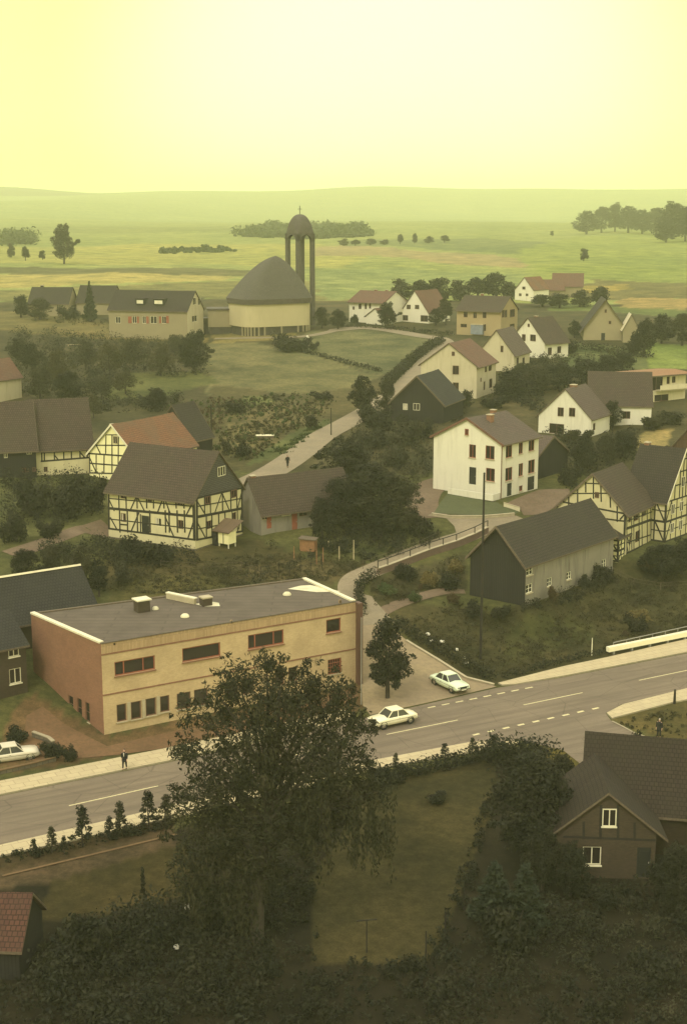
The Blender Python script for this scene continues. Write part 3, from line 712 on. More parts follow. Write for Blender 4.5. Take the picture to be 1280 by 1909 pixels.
# ---------------------------------------------------------------- the lie of the land: fields, meadows, gardens
FIELDS = [
 ([(-400, 880), (1700, 880), (1700, 560), (-400, 560)], (.056, .052, .027)),
 ([(-400, 560), (1700, 560), (1700, 404), (-400, 404)], (.205, .245, .085)),  # far fields and hills: lightened in colour to stand for extra haze
 ([(-900, 408), (2200, 408), (2200, 362), (-900, 362)], (.21, .26, .10)),
 ([(-300, 500), (400, 492), (640, 500), (700, 470), (600, 455), (-300, 462)], (.26, .27, .085)),
 ([(-300, 436), (560, 432), (560, 420), (-300, 422)], (.17, .20, .07)),
 ([(-300, 508), (250, 512), (560, 512), (560, 504), (200, 500), (-300, 500)], (.095, .10, .045)),
 ([(-300, 540), (60, 535), (430, 522), (440, 516), (-300, 514)], (.27, .25, .09)),
 ([(-300, 560), (700, 560), (760, 530), (420, 524), (60, 540), (-300, 545)], (.15, .15, .06)),
 ([(585, 478), (700, 476), (830, 492), (1060, 502), (1070, 488), (900, 474), (760, 466), (640, 456), (585, 462)], (.245, .215, .11)),
 ([(585, 505), (760, 500), (1000, 512), (1000, 540), (600, 560), (585, 530)], (.17, .215, .085)),
 ([(620, 456), (760, 460), (1060, 482), (1060, 452), (900, 444), (640, 448)], (.13, .165, .07)),
 ([(990, 520), (1290, 532), (1400, 520), (1400, 428), (1180, 432), (1050, 446), (960, 470)], (.19, .235, .065)),
 ([(1000, 506), (1290, 512), (1290, 500), (1000, 496)], (.17, .22, .055)),
 ([(1080, 560), (1290, 556), (1290, 528), (1100, 520)], (.12, .115, .05)),
 ([(1150, 572), (1290, 582), (1290, 558), (1160, 556)], (.26, .205, .085)),
 ([(1050, 548), (1180, 540), (1180, 530), (1050, 534)], (.24, .20, .06)),
 ([(1020, 580), (1100, 580), (1290, 595), (1290, 580), (1120, 570), (1030, 560)], (.10, .13, .045)),
 # church meadow
 ([(395, 745), (560, 745), (680, 715), (720, 700), (560, 660), (470, 640), (385, 640)], (.112, .112, .056)),
 ([(560, 660), (720, 698), (815, 650), (820, 640), (760, 616), (690, 606), (585, 618), (540, 640)], (.105, .112, .058)),
 ([(395, 640), (560, 632), (560, 618), (395, 622)], (.17, .15, .06)),
 # hillside left of the church, and the gardens below it
 ([(-100, 640), (380, 650), (380, 610), (200, 600), (60, 582), (-100, 575)], (.13, .11, .045)),
 ([(-100, 760), (390, 760), (390, 640), (-100, 612)], (.050, .046, .025)),
 ([(200, 745), (300, 742), (400, 715), (380, 690), (230, 695)], (.075, .085, .032)),
 ([(380, 860), (470, 880), (650, 780), (720, 710), (560, 735), (400, 720)], (.070, .064, .031)),
 ([(450, 800), (560, 800), (600, 760), (560, 742), (470, 760)], (.095, .085, .043)),
 ([(400, 840), (440, 850), (500, 812), (430, 790)], (.11, .10, .048)),
 ([(470, 760), (520, 750), (490, 738), (450, 745)], (.11, .125, .05)),
 ([(540, 850), (640, 790), (600, 780), (490, 840), (470, 870)], (.07, .085, .035)),
 ([(1180, 690), (1300, 690), (1300, 640), (1200, 640)], (.15, .20, .055)),
 ([(1030, 690), (1200, 690), (1220, 660), (1060, 640)], (.085, .105, .045)),
 ([(1190, 840), (1255, 838), (1250, 800), (1190, 805)], (.26, .21, .09)),
 # village centre
 ([(180, 1100), (620, 1090), (560, 1030), (480, 1010), (200, 1030)], (.060, .054, .026)),
 ([(210, 1130), (420, 1120), (420, 1070), (210, 1080)], (.066, .064, .026)),
 ([(420, 1085), (640, 1075), (700, 1050), (600, 1035), (440, 1050)], (.072, .062, .032)),
 ([(690, 1140), (870, 1100), (870, 1030), (690, 1080)], (.048, .046, .024)),
 ([(715, 1150), (860, 1270), (940, 1275), (1290, 1190), (1290, 1060), (1100, 1060), (960, 1130), (760, 1120)], (.046, .044, .021)),
 ([(930, 1240), (1100, 1200), (1100, 1160), (940, 1180)], (.050, .054, .022)),
 ([(40, 1440), (300, 1395), (680, 1320), (690, 1270), (200, 1375), (60, 1290), (20, 1330), (0, 1420)], (.125, .085, .047)),
 # foreground: shade at the bottom of the view is put into the dark colours
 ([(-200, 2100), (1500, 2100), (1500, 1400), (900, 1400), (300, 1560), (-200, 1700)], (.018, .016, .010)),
 ([(575, 1795), (565, 1640), (700, 1480), (760, 1440), (905, 1415), (930, 1480), (860, 1660), (795, 1790)], (.042, .038, .017)),
 ([(60, 1720), (80, 1640), (330, 1570), (400, 1640), (300, 1690)], (.046, .038, .016)),
 ([(-200, 1690), (60, 1650), (330, 1580), (330, 1540), (-200, 1640)], (.075, .054, .034)),
 ([(-200, 1640), (5, 1625), (330, 1545), (330, 1520), (5, 1585), (-200, 1620)], (.050, .037, .020)),
 ([(1140, 1345), (1290, 1400), (1290, 1300)], (.095, .080, .032)),
 ([(1000, 1470), (1080, 1470), (1080, 1400), (1020, 1398)], (.085, .075, .022)),
]
build_ground(FIELDS)

# ---------------------------------------------------------------- roads
ROAD = [(-220, 1639), (-220, 1530), (6, 1483.5), (313, 1422), (690, 1337), (925, 1283), (1050, 1263), (1280, 1218.5), (1480, 1178), (1480, 1238), (1280, 1283), (1158, 1313), (1128, 1330),
        (1138, 1344), (1176, 1364), (1222, 1380), (1320, 1402), (1320, 1470), (1100, 1440), (1050, 1400), (965, 1381), (880, 1383), (703, 1416), (400, 1484), (210, 1528), (5, 1575)]
sheet('road', ROAD, 'asphalt', .03, step=2.0)
PKH = .13
def pavement(px, name='pavement'): return sheet(name, px, ('pavement', 'kerb_stone'), PKH, step=1.5, skirt=.3)
pavement([(-220, 1508), (6.6, 1457), (300, 1399), (420, 1374), (640, 1325), (652, 1330), (652, 1343), (313, 1420.5), (6.6, 1482), (-220, 1528)])
pavement([(928, 1275), (940, 1272), (1050, 1244), (1129, 1227.5), (1280, 1193), (1480, 1150), (1480, 1177), (1280, 1217), (1050, 1261.5), (960, 1277), (935, 1278.5)])
pavement([(-220, 1664), (5, 1597), (130, 1570), (320, 1527), (560, 1470), (700, 1434), (872, 1406), (960, 1390), (968, 1384), (880, 1385), (703, 1418), (400, 1486), (210, 1530), (5, 1577), (-220, 1641)])
pavement([(1130, 1331), (1160, 1315), (1280, 1285), (1480, 1240), (1480, 1262), (1280, 1306), (1253, 1311), (1150, 1338), (1140, 1341)])
def strip_px(a, b, w, name='road_marking', mat='road_paint', lift=.045):
    A, B = at(*a), at(*b); n = max(1, int((B - A).length / 3)); ribbon(name, [A.lerp(B, i / n) for i in range(n + 1)], w, mat, lift, step=3)
for a, b in (((129, 1503), (295, 1466)), ((-160, 1569), (-30, 1539)), ((720, 1370), (853, 1343)), ((420, 1437), (580, 1401)), ((975, 1315), (1085, 1292)), ((1190, 1269), (1310, 1244))): strip_px(a, b, .13)
for i in range(9):
    t = i / 8; x, y = 887 + (1109 - 887) * t, 1370 + (1321.5 - 1370) * t; strip_px((x - 6, y + 1.4), (x + 6, y - 1.4), .26)
for i in range(8):
    t = i / 7; x, y = 804 + (985 - 804) * t, 1319 + (1283 - 1319) * t; strip_px((x - 7, y + 1.4), (x + 7, y - 1.4), .2)
strip_px((1140, 1346), (1182, 1368), .16, 'kerb', 'kerb_stone', .1); strip_px((1182, 1368), (1224, 1382), .16, 'kerb', 'kerb_stone', .1); strip_px((1224, 1382), (1310, 1400), .16, 'kerb', 'kerb_stone', .1)
sheet('yard', [(676, 1316), (690, 1334), (800, 1310), (925, 1281), (868, 1262), (815, 1228), (757, 1194), (722, 1165), (704, 1140), (674, 1148), (672, 1220)], 'yard_asphalt', .05, step=1.0)
ribbon('lane', smooth([at(700, 1165), at(678, 1140), at(654, 1108), at(660, 1082), at(700, 1062), at(760, 1037), at(820, 1015), at(872, 999), at(905, 984)]), [4.2] * 12 + [2.7] * 60, 'lane_gravel', .07, step=.9)
sheet('forecourt', [(796, 962), (832, 968), (846, 982), (852, 1000), (880, 1006), (930, 984), (975, 968), (960, 962), (930, 966), (840, 966), (806, 958)], 'lane_gravel', .08, step=1.0)
ribbon('driveway', smooth([at(808, 966), at(785, 940), at(800, 912), at(830, 902)]), 4.2, 'dirt_path', .075, step=1.0)
sheet('apron', [(940, 944), (1004, 914), (1060, 912), (1062, 930), (1010, 960), (976, 962), (970, 952)], 'dirt_path', .085, step=1.0)
ribbon('upper_road', smooth([at(430, 915), at(500, 884), at(556, 848), at(600, 814), at(650, 787), at(700, 758), at(742, 728), at(776, 696), at(808, 664), at(828, 644), at(818, 632), at(786, 627), at(700, 613), at(640, 614), at(560, 628), at(400, 632)]), [4.4] * 40 + [4.6] * 40 + [2.6] * 60, 'lane_gravel', .1, step=1.5)
ribbon('footpath', smooth([at(704, 1146), at(735, 1130), at(770, 1117), at(830, 1103), at(866, 1104)]), 1.5, 'dirt_path', .06, step=.8)
ribbon('dirt_track', smooth([at(20, 1035), at(90, 1010), at(150, 990), at(205, 984)]), 2.6, 'dirt_path', .06, step=.9)
sheet('flower_bed', [(62, 1420), (220, 1408), (300, 1397), (600, 1330), (668, 1300), (664, 1286), (200, 1392), (120, 1350), (80, 1318), (50, 1335), (44, 1390)], 'soil', .05, step=1.2)
strip_px((5, 1634), (165, 1596), .22, 'kerb', 'kerb_brown', .06); strip_px((165, 1596), (330, 1556), .22, 'kerb', 'kerb_brown', .06)
sheet('lawn', [(808, 958), (838, 918), (846, 918), (938, 946), (966, 955), (958, 962), (930, 964)], 'lawn', .10, step=1.0)

# ---------------------------------------------------------------- the flat-roofed brick building
def brick_building():
    z0 = .0; A = at_z(195, 1379, z0); B = at_z(663, 1284, z0); H = 8.35
    Dp = at_z(58, 1144, H); Cp = at_z(569, 1079, H)
    rt = empty('brick_building', A, 0, 'long two storey yellow brick building with a flat grey roof and red brick end wall', 'building')
    P = [Vector((q.x - A.x, q.y - A.y, 0)) for q in (A, B, Cp, Dp)]
    F = [Face(rt, P[i], P[(i + 1) % 4]) for i in range(4)]
    f, e, bk, lf = F
    cr = crop(4.0, 40, 1060); c5 = crop(3.765, 360, 1060)
    up = [cr(695, 672, 998, 778), (340, 1203, 411, 1229), c5(385, 447, 636, 548), c5(933, 352, 1036, 448)]
    lo = [cr(712, 1010, 785, 1140), cr(818, 990, 895, 1122), cr(928, 966, 1005, 1096), cr(1035, 948, 1105, 1068), c5(575, 712, 640, 820), c5(668, 690, 730, 790), c5(945, 632, 1040, 738)]
    lo += [(330, 1291, 356, 1322), (362, 1284, 388, 1315), (418, 1270, 442, 1300), (450, 1264, 474, 1294)]
    vents = [c5(1028, 222, 1040, 244), c5(266, 364, 278, 386), cr(688, 555, 702, 574)]
    UP = [f.rect(*q) for q in up]; LO = [f.rect(*q) for q in lo]; VE = [f.rect(*q) for q in vents]
    for g_, hh in ((UP, 1.55), (LO, 1.75)):
        for i, r in enumerate(g_): g_[i] = (r[0], r[1], r[2], r[3])
    band = f.uv(*cr(900, 892))[1]; sold = f.uv(*cr(900, 585))[1]
    wb = MB(); Ht = H - .95
    wall_panel(wb, f, 0.35, Ht, 'yellow_brick', UP + LO, .18); wall_panel(wb, f, Ht, H, 'soldier_brick', VE, .2)
    wb.face([f.P(0, -.6), f.P(f.len, -.6), f.P(f.len, .35), f.P(0, .35)], 'dark_brick')
    wl = [lf.rect(*q) for q in (cr(352, 950, 388, 1072), cr(418, 970, 452, 1110), cr(478, 1000, 510, 1140))]
    wall_panel(wb, lf, -.6, H, 'red_brick', wl, .16); wall_panel(wb, bk, -.6, H, 'red_brick'); wall_panel(wb, e, -.6, H, 'red_brick')
    for v in (band, Ht): wb.obox(f.P(0, v - .06, 0), f.d * f.len, (0, 0, .12), f.n * .045, 'red_brick')
    wb.build('wall', rt)
    qb = MB(); qb.obox(f.P(f.len - .02, -.6, -.25), f.d * .45, (0, 0, H + .6 - .05), f.n * .75, 'brown_metal'); qb.build('end_pier', rt)
    for i, r in enumerate(UP): window(f, r, rt, 'frame_red', 1, 1, .13, 'red_brick', splits=[[.23, .71], [], [.2, .72], []][i], fw=.1)
    for i, r in enumerate(LO):
        window(f, r, rt, 'frame_brown' if i != 6 else 'frame_red', 1, 1, .13, 'concrete', fw=.09)
    for r in (LO[6],):
        gb = MB()
        for k in range(1, 6): gb.obox(f.P(r[0] + r[2] * k / 6 - .02, r[1], .01), f.d * .045, (0, 0, r[3]), f.n * .03, 'frame_red')
        for k in (.25, .5, .75): gb.obox(f.P(r[0], r[1] + r[3] * k - .02, .045), f.d * r[2], (0, 0, .04), f.n * .03, 'frame_red')
        gb.build('window_grating', rt)
    for a, b in ((0, 1), (1, 2), (2, 3)):
        m = (LO[a][0] + LO[a][2] + LO[b][0]) / 2; pb = MB(); pb.obox(f.P(m - .14, LO[a][1] - .05, .02), f.d * .28, (0, 0, LO[a][3] + .1), f.n * .09, 'concrete'); pb.build('window_pier', rt)
    for r in wl: window(lf, r, rt, 'frame_brown', 1, 2, .12, 'concrete')
    for r in VE:
        vb = MB(); vb.obox(f.P(r[0], r[1], -.15), f.d * r[2], (0, 0, r[3]), f.n * .03, 'door_dark'); vb.build('vent', rt)
    # roof deck, its upstand edges and what stands on it
    rb = MB(); q = [p + Vector((0, 0, H - .02)) for p in P]; rb.face(q, 'roofing_felt'); rf = rb.build('roof', rt)
    def edge(a, b, w, h, mat, nm='roof_edge', out=.06, t0=0, t1=1):
        d = (b - a); a2 = a + d * t0; d2 = d * (t1 - t0); n = Vector((d.y, -d.x, 0)).normalized(); m = MB()
        m.obox(a2 + n * out + Vector((0, 0, H - .01)), d2, -n * w, (0, 0, h), mat); return m.build(nm, rf)
    edge(P[0], P[1], .3, .07, 'roofing_felt'); edge(P[3], P[0], .42, .16, 'trim_white', t1=.985); edge(P[1], P[2], .42, .16, 'trim_white', t0=.02)
    edge(P[2], P[3], .3, .10, 'weathered_wood')
    def deck(px, py, hh=0.0): w = at_z(px, py, H + hh); return Vector((w.x - A.x, w.y - A.y, H))
    u = f.d; v = Vector((-u.y, u.x, 0))
    def block(name, c, a, b, h, mat, cap=None, capo=.12):
        m = MB(); m.obox(c - u * a / 2 - v * b / 2, u * a, v * b, (0, 0, h), mat); o = m.build(name, rf)
        if cap: k = MB(); k.obox(c - u * (a / 2 + capo) - v * (b / 2 + capo) + Vector((0, 0, h)), u * (a + 2 * capo), v * (b + 2 * capo), (0, 0, .12), cap); k.build('chimney_cap', o)
    block('chimney', deck(265, 1139), 1.15, 1.0, 1.05, 'wing_brick', 'trim_white'); block('chimney', deck(384, 1128), .9, .8, .7, 'wing_brick', 'concrete', .06)
    for px, py, a in ((345, 1150, .8), (290, 1136, .6), (535, 1109, .8)):
        c = deck(px, py); m = MB(); m.lathe([(a * .5, 0), (a * .48, .12), (a * .3, .26), (.01, .3)], 'membrane', 12, c); m.build('skylight', rf, smooth=True)
    for pts in ([(362, 1126), (382, 1131), (410, 1130), (408, 1124), (396, 1122), (378, 1124)], [(536, 1098), (590, 1104), (634, 1103), (612, 1097), (578, 1091), (560, 1092)]):
        m = MB(); m.face([deck(*p) + Vector((0, 0, .012)) for p in pts], 'membrane'); m.build('roof_membrane', rf)
    a, b = deck(310, 1116), deck(362, 1127); d = b - a; m = MB(); m.obox(a, d, Vector((-d.y, d.x, 0)).normalized() * .3, (0, 0, .5), 'concrete'); k = m.build('roof_parapet', rf)
    m = MB(); m.obox(a + Vector((0, 0, .5)) - d * .02, d * 1.04, Vector((-d.y, d.x, 0)).normalized() * .4, (0, 0, .1), 'trim_white'); m.build('parapet_cap', k)
brick_building()

# ---------------------------------------------------------------- houses (positions and sizes in metres)
house('white_house', 'big white plastered three storey house above a small triangular lawn', 18.33, 180.94, 8.3, 50.5, 8.6, 10.4, 6.85, 2.7, 'white_plaster', 'grey_tile', over=.45, cr=crop(2.56, 780, 660), frame='frame_red', sill='concrete', barge=dict(left='frame_brown'),
      win=dict(left=[(240, 432, 272, 495), (318, 438, 361, 502), (320, 545, 362, 608), (221, 357, 238, 387)],
               front=[(415, 436, 445, 494), (477, 418, 496, 476), (524, 404, 551, 462), (413, 542, 446, 604), (476, 522, 497, 583), (522, 505, 553, 568), (478, 628, 495, 654)]),
      doors=dict(left=[(240, 540, 273, 622)], front=[(420, 642, 442, 702), (518, 608, 550, 672)]), chimneys=[(-1.0, -1.2, .7, .9, 'red_brick'), (2.4, .6, .6, .7, 'red_brick')], plinth=(.01, 'stone'))
def terrace_wall(label, px, h, w, mat, cap='concrete', name='garden_wall', posts=0, rail=False, drop=.5, world=False):
    P = px if world else [at(*q) for q in px]; base = P[0].copy(); base.z = z1(base.x, base.y); rt = empty(name, base, 0, label, 'wall')
    mb = MB(); cb = MB(); pts = polyline([Vector((p.x, p.y, 0)) for p in P], 2.0)
    for a, b in zip(pts[:-1], pts[1:]):
        d = (b - a); n = Vector((-d.y, d.x, 0)).normalized(); a3 = Vector((a.x - base.x, a.y - base.y, z1(a.x, a.y) - base.z)); b3 = Vector((b.x - base.x, b.y - base.y, z1(b.x, b.y) - base.z))
        mb.obox(a3 - n * w / 2 - Vector((0, 0, drop)), b3 - a3, n * w, (0, 0, h + drop), mat)
        cb.obox(a3 - n * (w / 2 + .04) + Vector((0, 0, h + .002)), b3 - a3, n * (w + .08), (0, 0, .07), cap)
    mb.build('wall_body', rt); cb.build('coping', rt)
    if posts:
        tot = polyline([Vector((p.x, p.y, 0)) for p in P], posts)
        for p in tot:
            m = MB(); q = Vector((p.x - base.x, p.y - base.y, z1(p.x, p.y) - base.z + h + .07)); m.box(q - Vector((.05, .05, 0)), q + Vector((.05, .05, .75)), 'timber'); m.build('post', rt)
        if rail:
            m = MB(); m.tube([Vector((p.x - base.x, p.y - base.y, z1(p.x, p.y) - base.z + h + .78)) for p in tot], .05, 'timber', 6); m.build('rail', rt)
    return rt
wh = [o for o in C.objects if o.name == 'white_house'][0]
m = MB(); m.box((-5.9, -5.15, -1.2), (-4.31, 1.6, -.05), 'stone'); m.box((-6.05, -5.2, -.05), (-5.9, 1.65, .75), 'white_plaster'); m.box((-5.9, -5.2, -.05), (-4.31, -5.08, .75), 'white_plaster'); m.build('terrace', wh)
m = MB(); m.box((-2.6, 5.2, 3.0), (.2, 6.4, 3.15), 'concrete'); m.box((-2.6, 6.3, 3.15), (.2, 6.4, 4.0), 'trim_white'); m.box((-2.6, 5.2, 3.15), (-2.52, 6.3, 4.0), 'trim_white'); m.build('balcony', wh)
m = MB(); m.tube([(-4.36, -5.26, -.2), (-4.36, -5.26, 6.9)], .07, 'frame_brown', 6); m.build('downpipe', wh)

c2 = crop(4.267, 180, 740)
fm, FF = house('half_timbered_house', 'cream half-timbered two storey house with slate-hung gable behind the brick building', -19.10, 158.50, 7.2, -31, 12.2, 9.0, 5.45, 4.6, 'infill_plaster', 'brown_tile', over=.45, cr=c2, gable={'right': 'slate'}, plinth=(.01, 'stone'),
  win=dict(front=[(190, 752, 234, 808), (405, 782, 442, 838), (642, 806, 686, 860), (195, 925, 235, 994, {'curtain': True}), (468, 962, 516, 1030, {'frame': 'trim_white', 'curtain': True}), (650, 980, 692, 1050)],
           right=[(864, 790, 900, 850), (1070, 738, 1112, 800), (874, 985, 914, 1050), (1080, 918, 1112, 982), (962, 552, 1022, 628, {'frame': 'trim_white', 'cols': 3})]),
  doors=dict(front=[(360, 945, 420, 1085)]), chimneys=[(2.6, .8, .6, .6, 'red_brick')],
  timber=dict(front=[(88, 752, 785, 806, .18), (90, 806, 785, 872, .13), (90, 884, 790, 952, .3), (100, 970, 795, 1052, .13), (95, 1046, 795, 1138, .22)] +
     [(x, 748, x + 3, 884) for x in (178, 235, 322, 398, 452, 535, 632, 694)] + [(98, 752, 98, 1046, .24), (785, 800, 797, 1136, .34)] +
     [(x, 905, x + 4, 1075) for x in (185, 246, 325, 425, 548, 578, 642, 700)] + [(350, 935, 352, 1070)] +
     [(100, 815, 142, 905), (318, 795, 268, 905), (326, 795, 386, 915), (532, 800, 484, 925), (540, 800, 590, 935), (780, 815, 714, 940), (112, 960, 162, 1050), (338, 922, 280, 1062), (548, 955, 616, 1112), (790, 985, 726, 1130), (185, 1012, 246, 1018)],
   right=[(790, 802, 1186, 716, .2), (795, 872, 1190, 796, .13), (795, 955, 1190, 876, .3), (795, 1052, 1192, 975, .13), (800, 1136, 1195, 1056, .22)] +
     [(x, 800 - (x - 790) * .22, x + 2, 950 - (x - 790) * .2) for x in (858, 904, 1000, 1066, 1114)] + [(1184, 712, 1194, 1052, .26), (797, 800, 800, 1134, .34)] +
     [(x, 955 - (x - 795) * .2, x + 2, 1130 - (x - 795) * .2) for x in (872, 916, 970, 1020, 1078, 1120)] +
     [(792, 815, 864, 934), (994, 768, 944, 912), (1000, 768, 1052, 892), (1176, 748, 1122, 886), (796, 988, 866, 1120), (1186, 900, 1130, 1050)]))
# tin-roofed outhouse at its gable
p = at(431, 1022) + Vector((-.5, .6, .1)); oh = empty('outhouse', p, R(-34), 'small cream outhouse with ribbed tin roof leaning on the half-timbered gable', 'shed')
oh.scale = (.8, .8, .85)
m = MB(); m.box((-.9, -.8, .45), (.9, .9, 2.0), 'bright_infill'); m.box((-.06, -.83, .45), (.06, -.8, 2.0), 'timber'); m.build('wall', oh)
for sx in (-.85, .75):
    for sy in (-.75, .75): m = MB(); m.box((sx, sy, -.6), (sx + .12, sy + .12, .45), 'trim_white'); m.build('leg', oh)
m = MB(); m.prism([(-2.7, -1.1, 1.95), (1.25, -1.1, 1.95), (1.25, -1.1, 2.05), (-2.7, -1.1, 2.05)], (0, .01, 0), 'tin'); m.mesh([(-2.7, -1.1, 2.05), (1.25, -1.1, 2.05), (1.25, 2.2, 3.2), (-2.7, 2.2, 3.2), (-2.7, -1.1, 1.97), (1.25, -1.1, 1.97), (1.25, 2.2, 3.12), (-2.7, 2.2, 3.12)], [(0, 1, 2, 3), (7, 6, 5, 4), (0, 4, 5, 1), (1, 5, 6, 2), (2, 6, 7, 3), (3, 7, 4, 0)], 'tin'); m.build('roof', oh)
m = MB(); m.box((-2.5, -.9, -.6), (-1.1, 1.6, 1.9), 'dark_boards'); m.build('lean_to', oh)

c1 = crop(4.923, 0, 660)
house('half_timbered_cottage', 'bright yellow half-timbered gable cottage with long orange tiled roof', -26.54, 186.94, 9.4, 59.2, 12.6, 8.1, 3.1, 3.96, 'bright_infill', 'orange_tile', over=.3, cr=c1, barge=dict(left='trim_white'), plinth=(.01, 'trim_white'),
  win=dict(left=[(1042, 752, 1082, 822, {'frame': 'pale_wood'})]),
  timber=dict(left=[(975, 741, 1090, 741, .14), (885, 826, 1160, 838, .16), (822, 912, 1190, 938, .2), (822, 1002, 1190, 1030, .18), (820, 1090, 1190, 1100, .18)] +
    [(975, 745, 972, 912), (1030, 745, 1030, 1090), (1090, 745, 1085, 1090), (885, 918, 885, 1090), (958, 918, 956, 1092), (822, 900, 822, 1090), (888, 840, 922, 910), (828, 958, 885, 1085), (1140, 930, 1140, 1090)]),
  chimneys=[(-5.6, .5, .5, .5, 'red_brick')])
# second, darker roof behind it
house('barn', 'dark slate roofed barn wing behind the orange tiled roof', -22.2, 195.6, 9.8, 59, 4.6, 6.4, 3.2, 4.4, 'dark_boards', 'dark_tile', barge=dict(right='weathered_wood'))
house('farmhouse', 'long farmhouse with brown tiled roof and half-timbered upper storey', -37.9, 187.85, 9.7, 17, 7.6, 8.5, 3.7, 5.6, 'infill_plaster', 'brown_tile', over=.5, cr=c1, plinth=(.01, 'dull_plaster'),
  win=dict(front=[(418, 855, 452, 912, {'frame': 'trim_white'}), (670, 845, 716, 892), (404, 1035, 440, 1082, {'frame': 'frame_brown'})]),
  timber=dict(front=[(380, 908, 820, 882, .14), (380, 985, 820, 950, .22), (380, 862, 820, 838, .16)] + [(x, 862, x + 2, 985 - (x - 400) * .08) for x in (385, 408, 500, 586, 656, 735, 800)] + [(500, 925, 540, 975), (735, 900, 780, 950)]))
house('slate_hung_house', 'dark boarded house with brown roof joined to the long farmhouse', -44.6, 184.6, 9.6, 17, 7.6, 8.5, 3.9, 5.5, 'dark_boards', 'brown_tile', over=.4, cr=c1, ridge=None, barge=dict(right='weathered_wood'), plinth=(1.0, 'dull_plaster'),
  win=dict(front=[(245, 862, 292, 922, {'frame': 'trim_white'}), (38, 880, 72, 955, {'frame': 'trim_white'}), (205, 1045, 265, 1085), (300, 1040, 345, 1078)]))
house('cottage', 'small pale gabled cottage with a reddish roof among bushes at the left edge', at(8, 752).x - 2.6, at(8, 752).y + 4, at(8, 752).z + .3, 60, 8, 5.4, 3.6, 3.0, 'cream_plaster', 'red_tile')
house('shed', 'long low brown roofed shed with patched red tiles behind the half-timbered house', -5.6, 164.2, 7.2, 33, 12.6, 5.6, 2.7, 3.4, 'grey_plaster', 'brown_tile', over=.5, cr=crop(4.923, 440, 840),
  win=dict(front=[(216, 592, 268, 640, {'frame': 'pale_wood'}), (420, 530, 504, 600, {'frame': 'trim_white', 'glass': 'curtain'}), (580, 545, 650, 600)]), doors=dict(front=[(282, 590, 325, 715, {'mat': 'frame_red'}), (512, 580, 562, 730, {'mat': 'frame_red'})]), chimneys=[(-5.7, .2, .6, .5, 'red_brick')])

gb, FG = house('stone_barn', 'grey rendered barn with dark boarded gable and brown roof beside the lane', 21.95, 151.6, 3.3, 50.5, 18.4, 6.9, 4.3, 3.6, 'grey_plaster', 'dark_tile', over=.3, verge=.5, cr=crop(2.56, 780, 660), walls=dict(left='dark_boards'), gable={'left': 'dark_boards'}, barge=dict(left='weathered_wood', right='weathered_wood'),
  frame='frame_white', cols=2, rows=2, sill='concrete',
  win=dict(front=[(500, 1018, 530, 1060), (505, 1100, 535, 1142), (612, 1068, 634, 1108, {'glass': 'door_dark'}), (705, 1040, 726, 1076), (872, 980, 892, 1018)]))

c3 = crop(5.12, 1030, 800)
fr, FR = house('half_timbered_farmhouse', 'half-timbered farmhouse with brown roof behind the grey barn', 31.1, 165.2, 4.6, 57, 8.6, 8.4, 4.95, 4.1, 'infill_plaster', 'brown_tile', over=.5, cr=c3, barge=dict(left='weathered_wood'),
  win=dict(left=[(400, 600, 440, 655)], front=[(720, 800, 745, 890), (770, 780, 815, 875), (850, 740, 890, 830), (720, 1000, 745, 1100), (785, 970, 830, 1075)]),
  timber=dict(left=[(310, 516, 440, 522, .15), (190, 598, 520, 612, .15), (100, 655, 690, 780, .2), (60, 800, 690, 880, .18)] + [(312, 500, 312, 600), (385, 450, 385, 660), (235, 580, 235, 720), (455, 540, 460, 690), (545, 640, 548, 745), (150, 650, 150, 900), (612, 740, 612, 880), (690, 790, 692, 1160, .24), (640, 860, 690, 770)],
   front=[(700, 950, 940, 862, .32), (700, 812, 940, 715, .2), (700, 1085, 940, 1005, .14), (700, 1185, 940, 1085, .2), (700, 880, 940, 790, .12)] + [(x, 800 - (x - 700) * .38, x + 2, 1180 - (x - 700) * .42) for x in (702, 748, 768, 818, 846, 895, 930)]))
wg, FW = house('half_timbered_wing', 'tall half-timbered wing with steep white edged gable at the right edge', 38.6, 169.9, 4.8, -40, 5.6, 8.0, 5.0, 5.7, 'infill_plaster', 'dark_tile', over=.3, verge=.3, barge=dict(right='trim_white'), chimneys=[(-2.2, .2, .6, .6, 'red_brick')])
mb = MB(); beams(mb, FW['right'], grid_timber(FW['right'], 5.0, 5.7, 6, .5)); beams(mb, FW['front'], grid_timber(FW['front'], 5.0, 0, 4, .5), k0=9); mb.build('timber_frame', wg)
for u, v in ((1.2, 3.2), (3.4, 3.2), (5.6, 3.2), (1.2, .9), (3.4, .9), (3.5, 6.2)): window(FW['right'], (u, v, .95, 1.25), wg, 'trim_white', 2, 1, -.02)
for u, v in ((2.0, 3.1), (2.0, .8)): window(FW['front'], (u, v, 1.0, 1.2), wg, 'trim_white', 2, 1, -.02)
# lean-to in front of the farmhouse gable
q = at(1152, 1046); lt, FL = house('half_timbered_annex', 'low half-timbered annex between the grey barn and the farmhouse', q.x - .6, q.y + 2.2, q.z - .1, 57, 3.4, 3.4, 2.6, .9, 'bright_infill', 'dark_tile', over=.2)
mb = MB(); beams(mb, FL['front'], grid_timber(FL['front'], 2.6, 0, 4, .5)); beams(mb, FL['left'], grid_timber(FL['left'], 2.6, 0, 3, .5), k0=8); mb.build('timber_frame', lt)
house('roofed_barn', 'big dark roofed barn cut off by the right edge of the view', 50.0, 190.5, 8.0, 60, 14, 8.5, 4.0, 5.2, 'brown_boards', 'dark_tile')
house('small_shed', 'small dark timber shed with grey roof right of the big white house', 26.6, 189.5, 8.3, -42, 3.6, 7.5, 3.2, 2.4, 'dark_boards', 'grey_tile', barge=dict(right='weathered_wood'))

